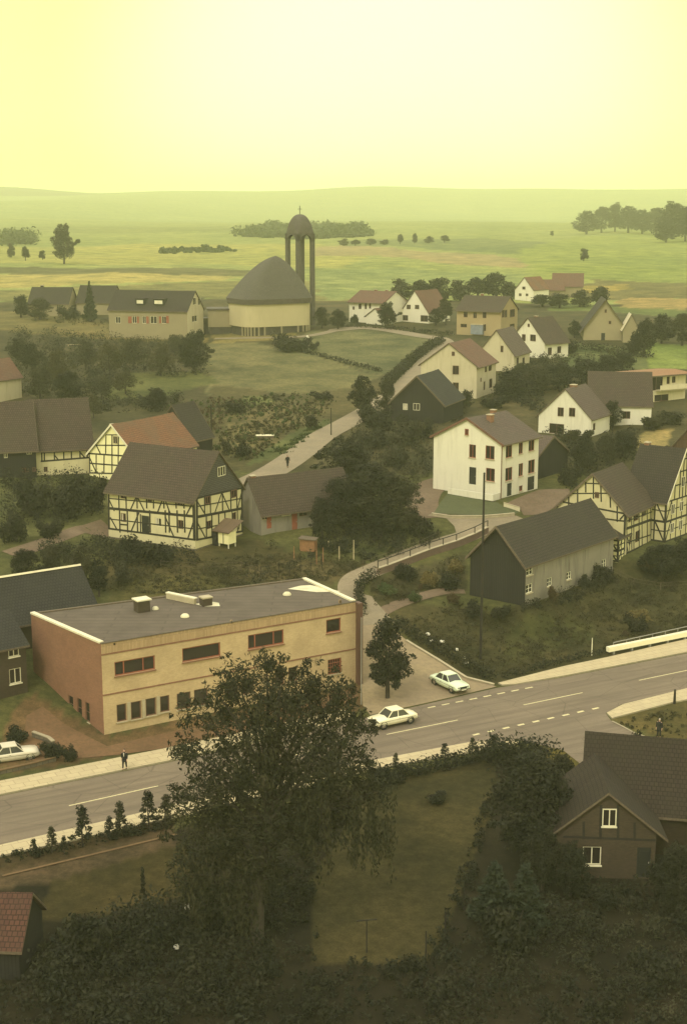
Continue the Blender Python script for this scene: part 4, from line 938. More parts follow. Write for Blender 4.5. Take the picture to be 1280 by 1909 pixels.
cA = crop(4.923, 700, 580)
house('cream_house', 'cream gabled house with red-brown roof next to the upper road', 20.34, 250.94, 12.0, 66, 10.6, 10.2, 5.5, 3.7, 'cream_plaster', 'red_tile', over=.5, cr=cA, win=dict(left=[(705, 500, 762, 580), (698, 372, 724, 410), (705, 655, 760, 740)], front=[(1000, 490, 1020, 560), (1035, 470, 1062, 550), (988, 645, 1004, 724), (1040, 620, 1068, 705), (958, 612, 970, 650)]))
house('black_house', 'black boarded gable house with two small white windows below the upper road', 13.5, 227.92, 10.9, 68, 10.4, 8.8, 3.0, 4.2, 'dark_boards', 'black_tile', over=.4, cr=cA, barge=dict(left='weathered_wood'), frame='trim_white', win=dict(left=[(248, 848, 292, 906, {'glass': 'curtain'}), (345, 846, 404, 910)]), chimneys=[(3.6, 1.0, .6, .7, 'red_brick')])
cB = crop(4.923, 840, 490)
house('gabled_house', 'narrow pale gabled house squeezed behind the cream house', 31.73, 282.06, 13.2, 66, 10.4, 7.4, 3.2, 4.6, 'cream_plaster', 'grey_tile', cr=cB, win=dict(front=[(600, 868, 622, 940), (655, 868, 676, 930)], left=[(455, 760, 480, 820)]))
house('gabled_house', 'cream house with steep brown roof and two dark gable windows right of the cream roofs', 41.0, 299.0, 14.0, 38, 7.0, 9.8, 3.3, 4.7, 'white_plaster', 'brown_tile', over=.5, cr=cB, win=dict(left=[(652, 655, 684, 718), (728, 658, 778, 718), (704, 558, 722, 588)], front=[(888, 778, 924, 848), (974, 766, 1010, 830)]), chimneys=[(-.8, .4, .6, .7, 'red_brick')])
h13, F13 = house('ochre_house', 'ochre two storey house with broad brown roof and a balcony', 33.9, 338.4, 15.5, -29, 11.2, 10.0, 5.7, 3.0, 'ochre_plaster', 'brown_tile', over=.6, cr=cB, win=dict(front=[(116, 450, 152, 500), (204, 455, 236, 508), (290, 450, 324, 508), (88, 560, 146, 592), (290, 562, 320, 625)], right=[(468, 432, 488, 500), (492, 432, 512, 500), (540, 425, 582, 495), (540, 560, 582, 610)]), chimneys=[(-1.5, .3, .6, .7, 'red_brick')])
m = MB(); m.box((-1.6, -5.9, .2), (1.4, -5.0, 2.4), 'balcony_blue'); m.box((-1.7, -6.0, 2.4), (1.5, -5.0, 2.55), 'concrete'); m.build('porch', h13)
cD = crop(4.923, 620, 490)
h14, F14 = house('villa', 'white villa with a low reddish roof and side porch beyond the meadow', 8.7, 359.2, 16.3, -33, 10.2, 11.0, 5.6, 2.4, 'white_plaster', 'red_tile', over=.7, cr=cD, win=dict(front=[(236, 375, 262, 425), (292, 370, 312, 425), (332, 370, 350, 420), (180, 400, 200, 430)]), chimneys=[(-1, .4, .6, .5, 'red_brick'), (2.2, .4, .6, .5, 'red_brick')])
house('porch_house', 'low white gabled annex in front of the white villa', 9.0, 352.6, 16.1, 55, 4.5, 5.2, 2.6, 1.8, 'white_plaster', 'red_tile', over=.5, cat='annex')
house('gabled_house', 'bright cream steep gable with four windows and red-brown roof beside the white villa', 20.67, 361.74, 16.1, 56, 10.6, 8.1, 3.0, 5.3, 'white_plaster', 'red_tile', over=.25, cr=cD, win=dict(left=[(678, 384, 714, 424), (754, 386, 792, 424), (640, 480, 690, 530), (804, 482, 872, 540)]))
house('gabled_house', 'small bright white gable house standing far behind, near the red roofs', 58.1, 443.8, 17.6, 52, 9.2, 6.6, 2.8, 3.8, 'white_plaster', 'orange_tile', over=.15, cr=cB, win=dict(left=[(655, 218, 682, 244), (622, 280, 646, 306), (684, 282, 708, 306)]))
house('red_roofed_house', 'distant low house with a broad red roof above the hedge', 71.4, 458.6, 17.9, -10, 9.5, 9.0, 3.0, 3.8, 'dull_plaster', 'red_tile')
house('red_roofed_house', 'distant long red roof between the white gable and the broad red roof', 63.5, 452.0, 17.8, 4, 10.0, 8.0, 2.2, 3.0, 'dull_plaster', 'red_tile')
cE = crop(5.333, 1040, 480)
h17, F17 = house('ochre_barn', 'ochre gabled barn with steep dark roof in the field at right', 59.2, 327.3, 14.8, 84, 12, 9.2, 3.3, 6.3, 'olive_plaster', 'dark_tile', over=.9, verge=.8, cr=cE, win=dict(left=[(458, 516, 480, 550), (500, 630, 524, 662)]), doors=dict(left=[(424, 755, 462, 850)]))
q = at(1170, 640); house('annex', 'pale low annex on the right side of the ochre barn', q.x + 1.0, q.y + 4, q.z, 84, 6, 3.4, 3.0, 3.2, 'dull_plaster', 'pale_concrete', cat='annex')

h18, F18 = house('modern_house', 'flat roofed modern house with a big loggia at the right', 53.6, 246.2, 11.2, 31, 8.6, 7.0, 4.9, .25, 'pale_concrete', 'orange_wood', over=.9, verge=.9, cr=crop(4.571, 1000, 660), win=dict(front=[(962, 195, 1070, 310), (1105, 192, 1130, 255), (1150, 190, 1180, 245), (1000, 345, 1120, 402)]), thick=.25, sag=0)
m = MB(); m.box((-2.6, -4.6, 2.4), (4.3, -3.52, 2.6), 'concrete'); m.box((-2.6, -4.7, 2.6), (4.3, -4.6, 3.4), 'pale_concrete'); m.build('balcony', h18)
c5_ = crop(4.571, 1000, 660)
house('white_gabled_house', 'white gabled house with grey roof and two upper windows, trees around it', 35.6, 217.9, 10.2, 58, 7.6, 8.6, 2.7, 4.2, 'white_plaster', 'grey_tile', over=.3, cr=c5_, win=dict(left=[(178, 455, 228, 530), (274, 458, 326, 532), (104, 605, 230, 690)], front=[(478, 590, 498, 650)]), chimneys=[(.0, .3, .9, .6, 'red_brick')])
house('brown_roofed_house', 'house with a huge dark brown roof and short pale wall at the right', 44.0, 226.5, 10.6, -8, 9.6, 10.5, 3.2, 4.6, 'white_plaster', 'brown_tile', over=.3, cr=c5_, win=dict(front=[(730, 488, 795, 552)]))
# vicarage and the houses at the far left
cF = crop(3.2, 0, 500)
h26, F26 = house('dormered_house', 'long cream house with dark roof, two dormers and red shutters left of the church', -44.1, 338.0, 15.6, -17, 19.9, 9.7, 5.7, 4.2, 'cream_plaster', 'dark_tile', over=.4, cr=cF, frame='trim_white', walls=dict(front='dull_plaster'),  # front wall's shade is put into a duller plaster than the gable
   win=dict(front=[(790, 286, 816, 328), (850, 286, 872, 330), (898, 286, 936, 330), (966, 286, 992, 330), (690, 290, 720, 328)], right=[(1146, 282, 1176, 320), (1150, 175, 1168, 218), (1180, 178, 1196, 220)]))
for k, (u, w) in enumerate(((-3.3, 2.2), (1.2, 2.6))):
    m = MB(); m.box((u, -4.1, 6.9), (u + w, -2.0, 8.2), 'dark_boards'); m.box((u - .15, -4.3, 8.2), (u + w + .15, -1.0, 8.35), 'dark_tile'); d_ = m.build('dormer', h26)
    m = MB(); m.box((u + .3, -4.16, 7.15), (u + w - .3, -4.1, 7.95), 'trim_white'); m.build('dormer_window', d_)
for r in [(766, 288, 786, 328), (818, 288, 830, 328), (874, 288, 888, 330), (992, 284, 1008, 328), (950, 288, 962, 328)]:
    mm = F26['front'].rect(*cF(*r)); s = MB(); s.obox(F26['front'].P(mm[0], mm[1], .01), F26['front'].d * mm[2], (0, 0, mm[3]), F26['front'].n * .05, 'frame_red'); s.build('shutter', h26)
for (px, by, lab, L, D, hw, hr, rot) in ((88, 592, 'dark roofed house half hidden by bushes at the far left', 11, 9, 3.4, 4.0, -6), (176, 590, 'dark roofed house behind the pointed conifer', 10, 9, 3.4, 4.2, -8)):
    q = at(px, by); house('dark_roofed_house', lab, q.x, q.y + 9, q.z, rot, L, D, hw, hr, 'dull_plaster', 'dark_tile', chimneys=[(-3, .3, .7, .8, 'dark_brick')] if px < 100 else ())

# dark house behind the brick building, and the two foreground houses
house('dark_house', 'dark slate roofed house with pale ridge behind the left end of the brick building', -30.2, 129.6, 3.4, 36, 11.6, 7.4, 3.0, 3.4, 'dark_brick', 'black_tile', over=.4, ridge='pale_concrete')
h2, F2 = house('grey_house', 'dark brownish house wall with two white windows at the left edge', -33.0, 118.2, .4, 38, 8.6, 7.0, 6.2, 2.2, 'wing_brick', 'black_tile', over=.3, frame='trim_white', sill='trim_white', win=dict(front=[(16, 1196, 36, 1224), (18, 1246, 40, 1274)]))
cG = crop(4.571, 1000, 1340)
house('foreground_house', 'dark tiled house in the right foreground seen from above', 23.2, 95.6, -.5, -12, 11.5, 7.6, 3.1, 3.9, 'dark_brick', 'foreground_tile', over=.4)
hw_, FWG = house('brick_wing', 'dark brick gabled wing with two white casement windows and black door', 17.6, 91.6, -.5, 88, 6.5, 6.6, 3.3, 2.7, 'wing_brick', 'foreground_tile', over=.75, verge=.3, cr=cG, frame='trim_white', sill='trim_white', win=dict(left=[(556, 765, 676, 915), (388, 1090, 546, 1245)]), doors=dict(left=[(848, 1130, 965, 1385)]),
   timber=dict(left=[(230, 1005, 1010, 1035, .16), (398, 880, 398, 1020), (545, 740, 540, 1020), (690, 740, 690, 1025), (832, 890, 832, 1030)]))
q = at_z(55, 1666, 3.7); house('red_roofed_shed', 'shed with bright red tiled roof and dark gable in the bottom left corner', q.x - 3.2, q.y + .2, -.8, -4, 6.4, 4.8, 2.3, 2.1, 'dark_boards', 'scarlet_tile', over=.3)

# ---------------------------------------------------------------- the church: curved nave under a slate hood, open bell tower
def church():
    x, y, z, rot = -17.6, 341.0, 15.9, R(30); rt = empty('church', (x, y, z), rot, 'modern church with curved cream wall under a tall domed slate roof', 'church')
    a_, b_ = 8.9, 6.3; n = 64
    def foot(k, s=1.0, off=0.0):
        t = 2 * math.pi * k / n; c, sn = math.cos(t), math.sin(t); e = .42
        return Vector(((a_ * s + off) * math.copysign(abs(c) ** e, c), (b_ * s + off) * math.copysign(abs(sn) ** e, sn), 0))
    def ring(z0, z1_, s0, s1, mat, o0=0.0, o1=0.0):
        m = MB()
        for k in range(n):
            p, q, r, w = foot(k, s0, o0), foot(k + 1, s0, o0), foot(k + 1, s1, o1), foot(k, s1, o1)
            m.face([p + Vector((0, 0, z0)), q + Vector((0, 0, z0)), r + Vector((0, 0, z1_)), w + Vector((0, 0, z1_))], mat)
        return m
    m = ring(-1.5, 1.6, .94, .94, 'arcade_dark'); m.build('base_wall', rt)
    m = ring(1.5, 6.7, 1, 1, 'church_plaster'); 
    for k in range(n): p, q = foot(k), foot(k + 1); a, b = foot(k, .94), foot(k + 1, .94); m.face([p + Vector((0, 0, 1.5)), a + Vector((0, 0, 1.5)), b + Vector((0, 0, 1.5)), q + Vector((0, 0, 1.5))], 'church_plaster')
    m.build('nave_wall', rt)
    m = ring(6.7, 7.9, 1, 1, 'fascia', .35, .55)
    for k in range(n): p, q = foot(k), foot(k + 1); a, b = foot(k, 1, .35), foot(k + 1, 1, .35); m.face([p + Vector((0, 0, 6.7)), q + Vector((0, 0, 6.7)), b + Vector((0, 0, 6.7)), a + Vector((0, 0, 6.7))], 'fascia')
    m.build('fascia', rt)
    for k in range(34, 62, 2):
        p = foot(k, .985); c = MB(); c.box((p.x - .16, p.y - .16, -1.5), (p.x + .16, p.y + .16, 1.52), 'dull_plaster'); c.build('pillar', rt)
    # hood: a convex shell rising to a point near the tower
    ap = Vector((2.2, .8, 17.6)); st = 14; m = MB(); P = []
    for j in range(st + 1):
        t = j / st
        for k in range(n):
            e = foot(k, 1, .55); hgt = 7.9 + (ap.z - 7.9) * (math.sin(t * math.pi / 2) * .75 + t * .25)
            lx = e.x + (ap.x - e.x) * t; ly = e.y + (ap.y - e.y) * t
            P.append((lx, ly, hgt if j else 7.9))
    fc = [(j * n + k, j * n + (k + 1) % n, (j + 1) * n + (k + 1) % n, (j + 1) * n + k) for j in range(st) for k in range(n)]
    m.mesh(P, fc, 'church_slate'); m.build('roof', rt)
church()
q = at(412, 622); an = empty('church_annex', (q.x, q.y + 2, q.z), R(5), 'low flat annex with dark lower wall at the left of the church', 'annex')
m = MB(); m.box((-3.2, -2.5, 1.6), (4.5, 4, 5.6), 'dull_plaster'); m.box((-3.0, -2.3, -1), (4.4, 3.9, 1.6), 'arcade_dark'); m.build('wall', an)
m = MB(); m.box((-3.5, -2.8, 5.6), (4.8, 4.3, 5.95), 'fascia'); m.build('roof', an)
m = MB(); m.box((-6.5, -1, -1), (-3.2, 3, 3.4), 'arcade_dark'); m.box((-6.7, -1.2, 3.4), (-3.2, 3.2, 3.6), 'fascia'); m.build('passage', an)
def tower():
    p = at(560, 606); rt = empty('bell_tower', (p.x, p.y, p.z - .5), R(38), 'open bell tower on four tall pillars with rounded dome and cross', 'tower'); s = 2.12; t = .46; zt_ = 20.9
    for sx in (-1, 1):
        for sy in (-1, 1): m = MB(); m.box((sx * s - t, sy * s - t, -1), (sx * s + t, sy * s + t, zt_), 'tower_concrete'); m.build('pillar', rt)
    m = MB(); o = s + t; g = s - t                     # the arches between the pillars
    for q in range(4):
        c, sn = math.cos(q * math.pi / 2), math.sin(q * math.pi / 2); rotp = lambda a, b, z: (a * c - b * sn, a * sn + b * c, z)
        arc = [(g * math.cos(math.pi * k / 12), zt_ + 1.45 * math.sin(math.pi * k / 12)) for k in range(13)]
        for k in range(12):
            (x0, h0), (x1, h1) = arc[k], arc[k + 1]
            m.face([rotp(x1, -o, h1), rotp(x0, -o, h0), rotp(x0, -o, zt_ + 1.7), rotp(x1, -o, zt_ + 1.7)], 'tower_concrete')
            m.face([rotp(x0, -g, h0), rotp(x1, -g, h1), rotp(x1, -g, zt_ + 1.7), rotp(x0, -g, zt_ + 1.7)], 'tower_concrete')
            m.face([rotp(x0, -o, h0), rotp(x1, -o, h1), rotp(x1, -g, h1), rotp(x0, -g, h0)], 'tower_concrete')
        for sg in (-1, 1): m.box(*[tuple(map(f, rotp(sg * s - t, -s - t, zt_), rotp(sg * s + t, -s + t, zt_ + 1.7))) for f in (min, max)], 'tower_concrete')
    m.build('arcade', rt)
    P = []; n = 32; st = 10; D_ = MB()
    for j in range(st + 1):
        a = math.pi / 2 * j / st; r = math.cos(a) ** .8; z = zt_ + 1.69 + 4.6 * math.sin(a)
        for k in range(n):
            th = 2 * math.pi * k / n; c, sn = math.cos(th), math.sin(th); e = .22 + .78 * (j / st) ** .8
            P.append((o * 1.005 * r * math.copysign(abs(c) ** e, c), o * 1.005 * r * math.copysign(abs(sn) ** e, sn), z))
    D_.mesh(P, [(j * n + k, j * n + (k + 1) % n, (j + 1) * n + (k + 1) % n, (j + 1) * n + k) for j in range(st) for k in range(n)], 'tower_concrete'); D_.build('dome', rt, smooth=True)
    m = MB(); h = zt_ + 6; m.box((-.06, -.06, h - .1), (.06, .06, h + 2.3), 'timber'); m.box((-.55, -.05, h + 1.45), (.55, .05, h + 1.57), 'timber'); m.build('cross', rt)
tower()

# ---------------------------------------------------------------- cars (1960s saloons), x forward
def car(name, label, p, rz, paint, L=4.35, W=1.66, tail=1.0):
    rt = empty(name, p, rz, label, 'car'); h = L / 2; w = W / 2
    st = [(-h, .42, .62, .80), (-h + .06, .36, .80, .90), (-h + .5, .30, .86, .93), (-h + 1.05, .27, .88, .97), (-.35, .25, .90, 1.0), (.55, .25, .90, 1.0), (h - 1.35, .25, .90, .98), (h - .6, .27, .86, .97), (h - .12, .34, .80, .93), (h, .44, .64, .84)]
    P = []; F = []; nsec = 12
    for x, zb, zt2, wf in st:
        ww = w * wf; sec = [(0, zb), (ww * .8, zb), (ww * .97, zb + .08), (ww, zb + (zt2 - zb) * .5), (ww * .985, zt2 - .1), (ww * .93, zt2 - .02), (0, zt2 + .05)]
        ring = sec + [(-a, b) for a, b in sec[-2:0:-1]]
        P += [(x, a, b) for a, b in ring]
    nsec = len(ring)
    for i in range(len(st) - 1):
        for k in range(nsec): F.append((i * nsec + k, i * nsec + (k + 1) % nsec, (i + 1) * nsec + (k + 1) % nsec, (i + 1) * nsec + k)[::-1])
    F += [tuple(range(nsec)), tuple(reversed(range((len(st) - 1) * nsec, len(st) * nsec)))]
    m = MB(); m.mesh(P, F, paint); m.build('body', rt, smooth=True)
    # greenhouse
    zb, zr = .87, 1.42; B = [(-1.28 * tail, w * .86), (.92, w * .86)]; T = [(-.78 * tail, w * .70), (.40, w * .70)]
    b = [Vector((B[0][0], -B[0][1], zb)), Vector((B[1][0], -B[1][1], zb)), Vector((B[1][0], B[1][1], zb)), Vector((B[0][0], B[0][1], zb))]
    t = [Vector((T[0][0], -T[0][1], zr - .05)), Vector((T[1][0], -T[1][1], zr - .05)), Vector((T[1][0], T[1][1], zr - .05)), Vector((T[0][0], T[0][1], zr - .05))]
    rm = MB(); q = .07; tt = [v + Vector((0, 0, .09)) for v in t]; ins = [v * 1 for v in tt]
    for i, v in enumerate(ins): v.x += (.14 if i in (0, 3) else -.14); v.y += (.12 if i < 2 else -.12)
    for i in range(4): j = (i + 1) % 4; rm.face([t[i], t[j], tt[j] - Vector((0, 0, .03)), tt[i] - Vector((0, 0, .03))], paint); rm.face([tt[i] - Vector((0, 0, .03)), tt[j] - Vector((0, 0, .03)), ins[j], ins[i]], paint)
    rm.face(ins, paint); rm.face(list(reversed(t)), paint)
    for i in range(4):      # corner pillars
        d = t[i] - b[i]; rm.obox(b[i] - Vector((.035, .03, 0)), (.07, 0, 0), (0, .06, 0), d, paint)
    for s in (0, 1):
        lo = b[0].lerp(b[1], .52) if s == 0 else b[3].lerp(b[2], .52); hi = t[0].lerp(t[1], .50) if s == 0 else t[3].lerp(t[2], .50)
        rm.obox(lo - Vector((.035, .03, 0)), (.07, 0, 0), (0, .06, 0), hi - lo, paint)
    rm.build('cabin_roof', rt)
    for nm, (i, j) in (('side_window', (0, 1)), ('windscreen', (1, 2)), ('side_window', (2, 3)), ('rear_window', (3, 0))):
        g = MB(); e = .02; f = [b[i], b[j], t[j], t[i]]; cx = sum(f, Vector()) / 4; n = (f[1] - f[0]).cross(f[3] - f[0]).normalized()
        g.prism([v.lerp(cx, .05) - n * .03 for v in f], n * .025, 'car_glass'); g.build(nm, rt)
    for sx in (-h + .82, h - .82):
        for sy in (-1, 1):
            o = empty('wheel', (sx, sy * (w - .12), .31)); o.parent = rt; k = MB()
            k.lathe([(.05, -.09), (.24, -.09), (.30, -.07), (.315, -.03), (.315, .03), (.30, .07), (.24, .09), (.05, .09)], 'rubber', 20, axis='y'); k.build('tyre', o, smooth=True)
            k = MB(); k.lathe([(.005, sy * .105), (.08, sy * .11), (.16, sy * .10), (.19, sy * .085)], 'chrome', 16, axis='y'); k.build('rim', o, smooth=True)
            k = MB(); k.lathe([(.375, sy * .02), (.36, sy * .125), (.335, sy * .125), (.30, sy * .02)], 'rubber', 20, (0, 0, .02), 'y'); k.build('wheel_arch', o)
    for sx, nm in ((h + .03, 'front_bumper'), (-h - .09, 'rear_bumper')):
        k = MB(); k.box((sx, -w * .93, .40), (sx + .06, w * .93, .52), 'chrome'); k.box((sx - .02 if sx > 0 else sx + .04, -w * .6, .42), (sx + .02 if sx > 0 else sx + .09, -w * .55, .5), 'chrome'); k.build(nm, rt)
    for sy in (-1, 1):
        k = MB(); k.lathe([(.005, 0), (.07, -.01), (.1, -.03), (.105, -.08)], 'chrome', 14, (0, 0, 0), 'y'); o = k.build('headlight', rt, smooth=True); o.rotation_euler = (0, 0, R(-90)); o.location = (h + .03, sy * w * .62, .67)
        k = MB(); k.box((-h - .03, sy * w * .72 - .09, .6), (-h + .03, sy * w * .72 + .09, .74), 'frame_red'); k.build('tail_light', rt)
    k = MB(); k.box((h - .03, -w * .46, .55), (h + .03, w * .46, .72), 'door_dark'); k.build('grille', rt)
    for sy in (-1, 1):
        k = MB(); k.box((-h + .3, sy * w * .995 - .012, .66), (h - .25, sy * w * .995 + .012, .69), 'chrome'); k.build('side_trim', rt)
        k = MB(); k.box((-.3, sy * w * .985 - .02, .76), (-.16, sy * w * .985 + .02, .79), 'chrome'); k.build('door_handle', rt)
    k = MB(); k.box((h + .09, -.24, .40), (h + .1, .24, .50), 'trim_white'); k.build('number_plate', rt)
    return rt
RA = math.atan2(at(1280, 1250).y - at(129, 1503).y, at(1280, 1250).x - at(129, 1503).x)
q = at(731, 1353); car('parked_car', 'white four door saloon driving along the main road beside the big tree', (q.x, q.y + .3, .045), RA + math.pi, 'paint_white')
q = at(842, 1288); car('parked_car', 'pale mint saloon waiting to leave the side street', (q.x - .2, q.y + .7, .06), R(-58), 'paint_mint', 4.3)
q = at(22, 1412); car('parked_car', 'greyish cream car parked by the dark house at the left edge', (q.x, q.y, .03), RA - R(8), 'paint_cream')
for o in [o for o in C.objects if o.name.startswith('parked_car')]: o.name = 'car'

# ---------------------------------------------------------------- people
def skin_obj(name, verts, edges, radii, mat, root=0, parent=None, sub=1):
    me = bpy.data.meshes.new(name); me.from_pydata(verts, edges, []); o = bpy.data.objects.new(name, me); C.objects.link(o)
    md = o.modifiers.new('skin', 'SKIN'); md.use_smooth_shade = True
    for i, r in enumerate(radii): me.skin_vertices[0].data[i].radius = (r, r) if not isinstance(r, tuple) else r
    me.skin_vertices[0].data[root].use_root = True
    o.modifiers.new('sub', 'SUBSURF').levels = sub; o.modifiers['sub'].render_levels = sub
    me.materials.append(MATS[mat])
    if parent: o.parent = parent
    return o
def person(label, p, rz, coat='cloth_black', trousers='cloth_dark', hair='hair_brown', stride=.16, height=1.74, shirt=None, skirt=False):
    rt = empty('person', p, rz, label, 'person'); s = height / 1.74; rt.scale = (s, s, s)
    V = [(0, 0, .95), (0, 0, 1.15), (0, .01, 1.36), (0, .02, 1.48), (0, .03, 1.58), (0, .035, 1.68)]; E = [(0, 1), (1, 2), (2, 3), (3, 4), (4, 5)]; Rr = [(.13, .10), (.125, .095), (.145, .10), .055, (.085, .095), (.07, .08)]
    def chain(start, pts, rad):
        k = start
        for q, r in zip(pts, rad): V.append(q); Rr.append(r); E.append((k, len(V) - 1)); k = len(V) - 1
        return k
    for sx in (-1, 1):
        f = stride * sx
        chain(0, [(sx * .09, 0, .88), (sx * .10, f * .5 + .02, .50), (sx * .10, f, .10), (sx * .105, f + .14, .05)], [.10, .062, .042, .038])
        hnd = chain(2, [(sx * .19, 0, 1.40), (sx * .24, -.03 - f * .3, 1.13), (sx * .25, .06 - f * .7, .90), (sx * .25, .08 - f * .75, .82)], [.062, .046, .034, .03])
        hx, hy, hz = V[hnd]
        for k in range(4): chain(hnd, [(hx + (k - 1.5) * .006, hy + (k - 1.5) * .021, hz - .04), (hx - sx * .008, hy + (k - 1.5) * .022, hz - .09 + .006 * abs(k - 1))], [.009, .008])
        chain(hnd - 0, [(hx - sx * .01, hy + .045, hz + .005), (hx - sx * .012, hy + .06, hz - .035)], [.010, .009])
    skin_obj('body', V, E, Rr, 'skin', 0, rt)
    # face features and hair
    m = MB(); m.lathe([(.012, .0), (.012, .02), (.004, .03)], 'skin', 8, (0, .135, 1.605), 'y'); m.build('nose', rt)
    hv = [(0, .0, 1.70), (0, -.05, 1.66), (0, -.06, 1.58)]; skin_obj('hair', hv, [(0, 1), (1, 2)], [(.088, .085), (.085, .06), (.06, .04)], hair, 0, rt, 2)
    # trousers, coat and shoes follow the same skeleton a little outside the body
    for sx in (-1, 1):
        f = stride * sx
        skin_obj('trouser_leg', [(sx * .085, 0, .90), (sx * .10, f * .5 + .02, .50), (sx * .10, f, .13)], [(0, 1), (1, 2)], [.118, .085, .068], trousers, 0, rt)
        skin_obj('shoe', [(sx * .10, f - .05, .045), (sx * .107, f + .17, .04)], [(0, 1)], [.05, .045], 'cloth_black', 0, rt)
        skin_obj('sleeve', [(sx * .15, 0, 1.41), (sx * .205, 0, 1.36), (sx * .245, -.03 - f * .3, 1.13), (sx * .25, .05 - f * .65, .92)], [(0, 1), (1, 2), (2, 3)], [.085, .08, .066, .055], coat, 0, rt)
    cm = MB(); prof = [(.215, .145, .66), (.20, .135, .85), (.175, .125, 1.02), (.175, .125, 1.15), (.20, .135, 1.32), (.185, .12, 1.41), (.075, .075, 1.485)]
    P = [(a * math.cos(2 * math.pi * k / 18), b * math.sin(2 * math.pi * k / 18) + .01, h) for a, b, h in prof for k in range(18)]
    cm.mesh(P, [(j * 18 + k, j * 18 + (k + 1) % 18, (j + 1) * 18 + (k + 1) % 18, (j + 1) * 18 + k) for j in range(len(prof) - 1) for k in range(18)], coat); cm.build('coat', rt, smooth=True)
    if shirt:
        k = MB(); k.prism([(-.045, .128, 1.43), (.045, .128, 1.43), (.012, .152, 1.12), (-.012, .152, 1.12)][::-1], (0, .012, 0), shirt); k.build('shirt', rt)
    return rt
q = at(233, 1437); person('person in a dark coat and pale shirt walking on the kerb', (q.x, q.y, PKH), RA + R(140), shirt='cloth_pale', trousers='cloth_dark', height=1.72)
q = at(536, 873); person('small dark clad person walking up the lane on the hill', (q.x, q.y, q.z + .1), R(200), height=1.75, stride=.2)
q = at(1227, 1376); person('grey haired person in dark clothes standing by the verge at the right', (q.x, q.y, q.z), R(150), hair='hair_grey', stride=.05, height=1.75)

# ---------------------------------------------------------------- poles, fences, walls and small things
def pole(name, label, px, base, top, r, mat, cat, group=None, arm=None):
    p = at(px, base); h = px2m(base - top, p) * 1.02; rt = empty(name, p, 0, label, cat, group)
    m = MB(); m.tube([(0, 0, -.5), (0, 0, h * .5), (0, 0, h)], [r * 1.1, r * .95, r * .75], mat, 10); m.build('shaft', rt)
    if arm:
        m = MB(); m.box((-arm, -.06, h - .5), (arm, .06, h - .38), mat); m.build('crossarm', rt)
        for k in (-.8, .8): m = MB(); m.lathe([(.03, 0), (.06, .05), (.05, .14), (.01, .17)], 'concrete', 8, (arm * k, 0, h - .38)); m.build('insulator', rt)
    else: m = MB(); m.lathe([(r * .8, 0), (r * .9, .02), (r * .5, .08), (.005, .1)], mat, 10, (0, 0, h)); m.build('cap', rt)
    return rt
pole('utility_pole', 'tall dark wooden pole rising beside the grey barn', 895, 1229, 884, .13, 'timber', 'pole')
pole('utility_pole', 'dark pole among gardens behind the half-timbered house', 395, 832, 756, .11, 'timber', 'pole')
pole('utility_pole', 'thin dark pole at the edge of the upper lane', 617, 812, 762, .09, 'timber', 'pole')
pole('lamp_post', 'slender grey post right of the brick building', 673, 1313, 1150, .055, 'grey_metal', 'post')
pole('sign_post', 'short white post in the grass above the pavement', 1102, 1222, 1190, .06, 'trim_white', 'post')
pole('bollard', 'short dark post on the grass behind the right pavement', 1256, 1312, 1286, .12, 'timber', 'post')
p = at(683, 1776); cp = empty('clothes_post', p, R(10), 'T-shaped clothes post standing in the brown meadow', 'post'); hh = px2m(58, p) * 1.12
m = MB(); m.tube([(0, 0, -.3), (0, 0, hh)], .04, 'timber', 8); m.build('shaft', cp); m = MB(); m.box((-.62, -.03, hh), (.62, .03, hh + .06), 'timber'); m.build('crossbar', cp)
for x, b, t, lab in ((864, 1697, 1658, 'dark fence post nearest the pine clump at the meadow edge'), (829, 1740, 1698, 'middle dark fence post along the right meadow edge'), (793, 1795, 1734, 'tall dark fence post at the lower right meadow corner')):
    pole('fence_post', lab, x, b, t, .05, 'timber', 'post', 'posts along the meadow edge')
for i, (x, b, t, mt, lab) in enumerate(((612, 1022, 1010, 'pale_wood', 'short pale stake left of the pair of garden posts'), (632, 1045, 1020, 'pale_wood', 'pale garden post left of the green topped one'), (659, 1043, 1008, 'pale_wood', 'tall pale garden post under a small green shrub'), (590, 1052, 1026, 'orange_wood', 'orange-brown stake below the little wooden shed'), (602, 1050, 1022, 'orange_wood', 'reddish stake right of the wooden shed'), (548, 1044, 1020, 'orange_wood', 'brown stake left of the wooden shed'))):
    pole('garden_post', lab, x, b, t, .07, mt, 'post', 'posts in the garden by the lane')
p = at(575, 1026); sh = empty('garden_shed', p, R(-14), 'tiny orange-brown wooden shed in the garden above the lane', 'shed')
m = MB(); m.box((-.85, -.6, 0), (.85, .6, 1.35), 'orange_wood'); m.build('wall', sh); m = MB(); m.prism([(-1.0, -.75, 1.35), (1.0, -.75, 1.3), (1.0, -.75, 1.38), (-1.0, -.75, 1.5)], (0, 1.5, 0), 'weathered_wood'); m.build('roof', sh)
def fence(label, px, h, step, mat, group=None, rails=2, r=.04):
    P = [at(*q) for q in px]; b = P[0].copy(); rt = empty('fence', b, 0, label, 'fence', group); pts = polyline([Vector((p.x, p.y, 0)) for p in P], step)
    L = [Vector((p.x - b.x, p.y - b.y, z1(p.x, p.y) - b.z)) for p in pts]
    for q in L: m = MB(); m.tube([q - Vector((0, 0, .3)), q + Vector((0, 0, h))], r, mat, 6); m.build('post', rt)
    for k in range(rails): m = MB(); m.tube([q + Vector((0, 0, h * (.5 + .42 * k))) for q in L], r * .5, mat, 5); m.build('rail', rt)
fence('dark picket line of garden posts behind the brick building', [(486, 1084), (520, 1078), (560, 1070), (600, 1060)], 1.7, 1.3, 'timber')
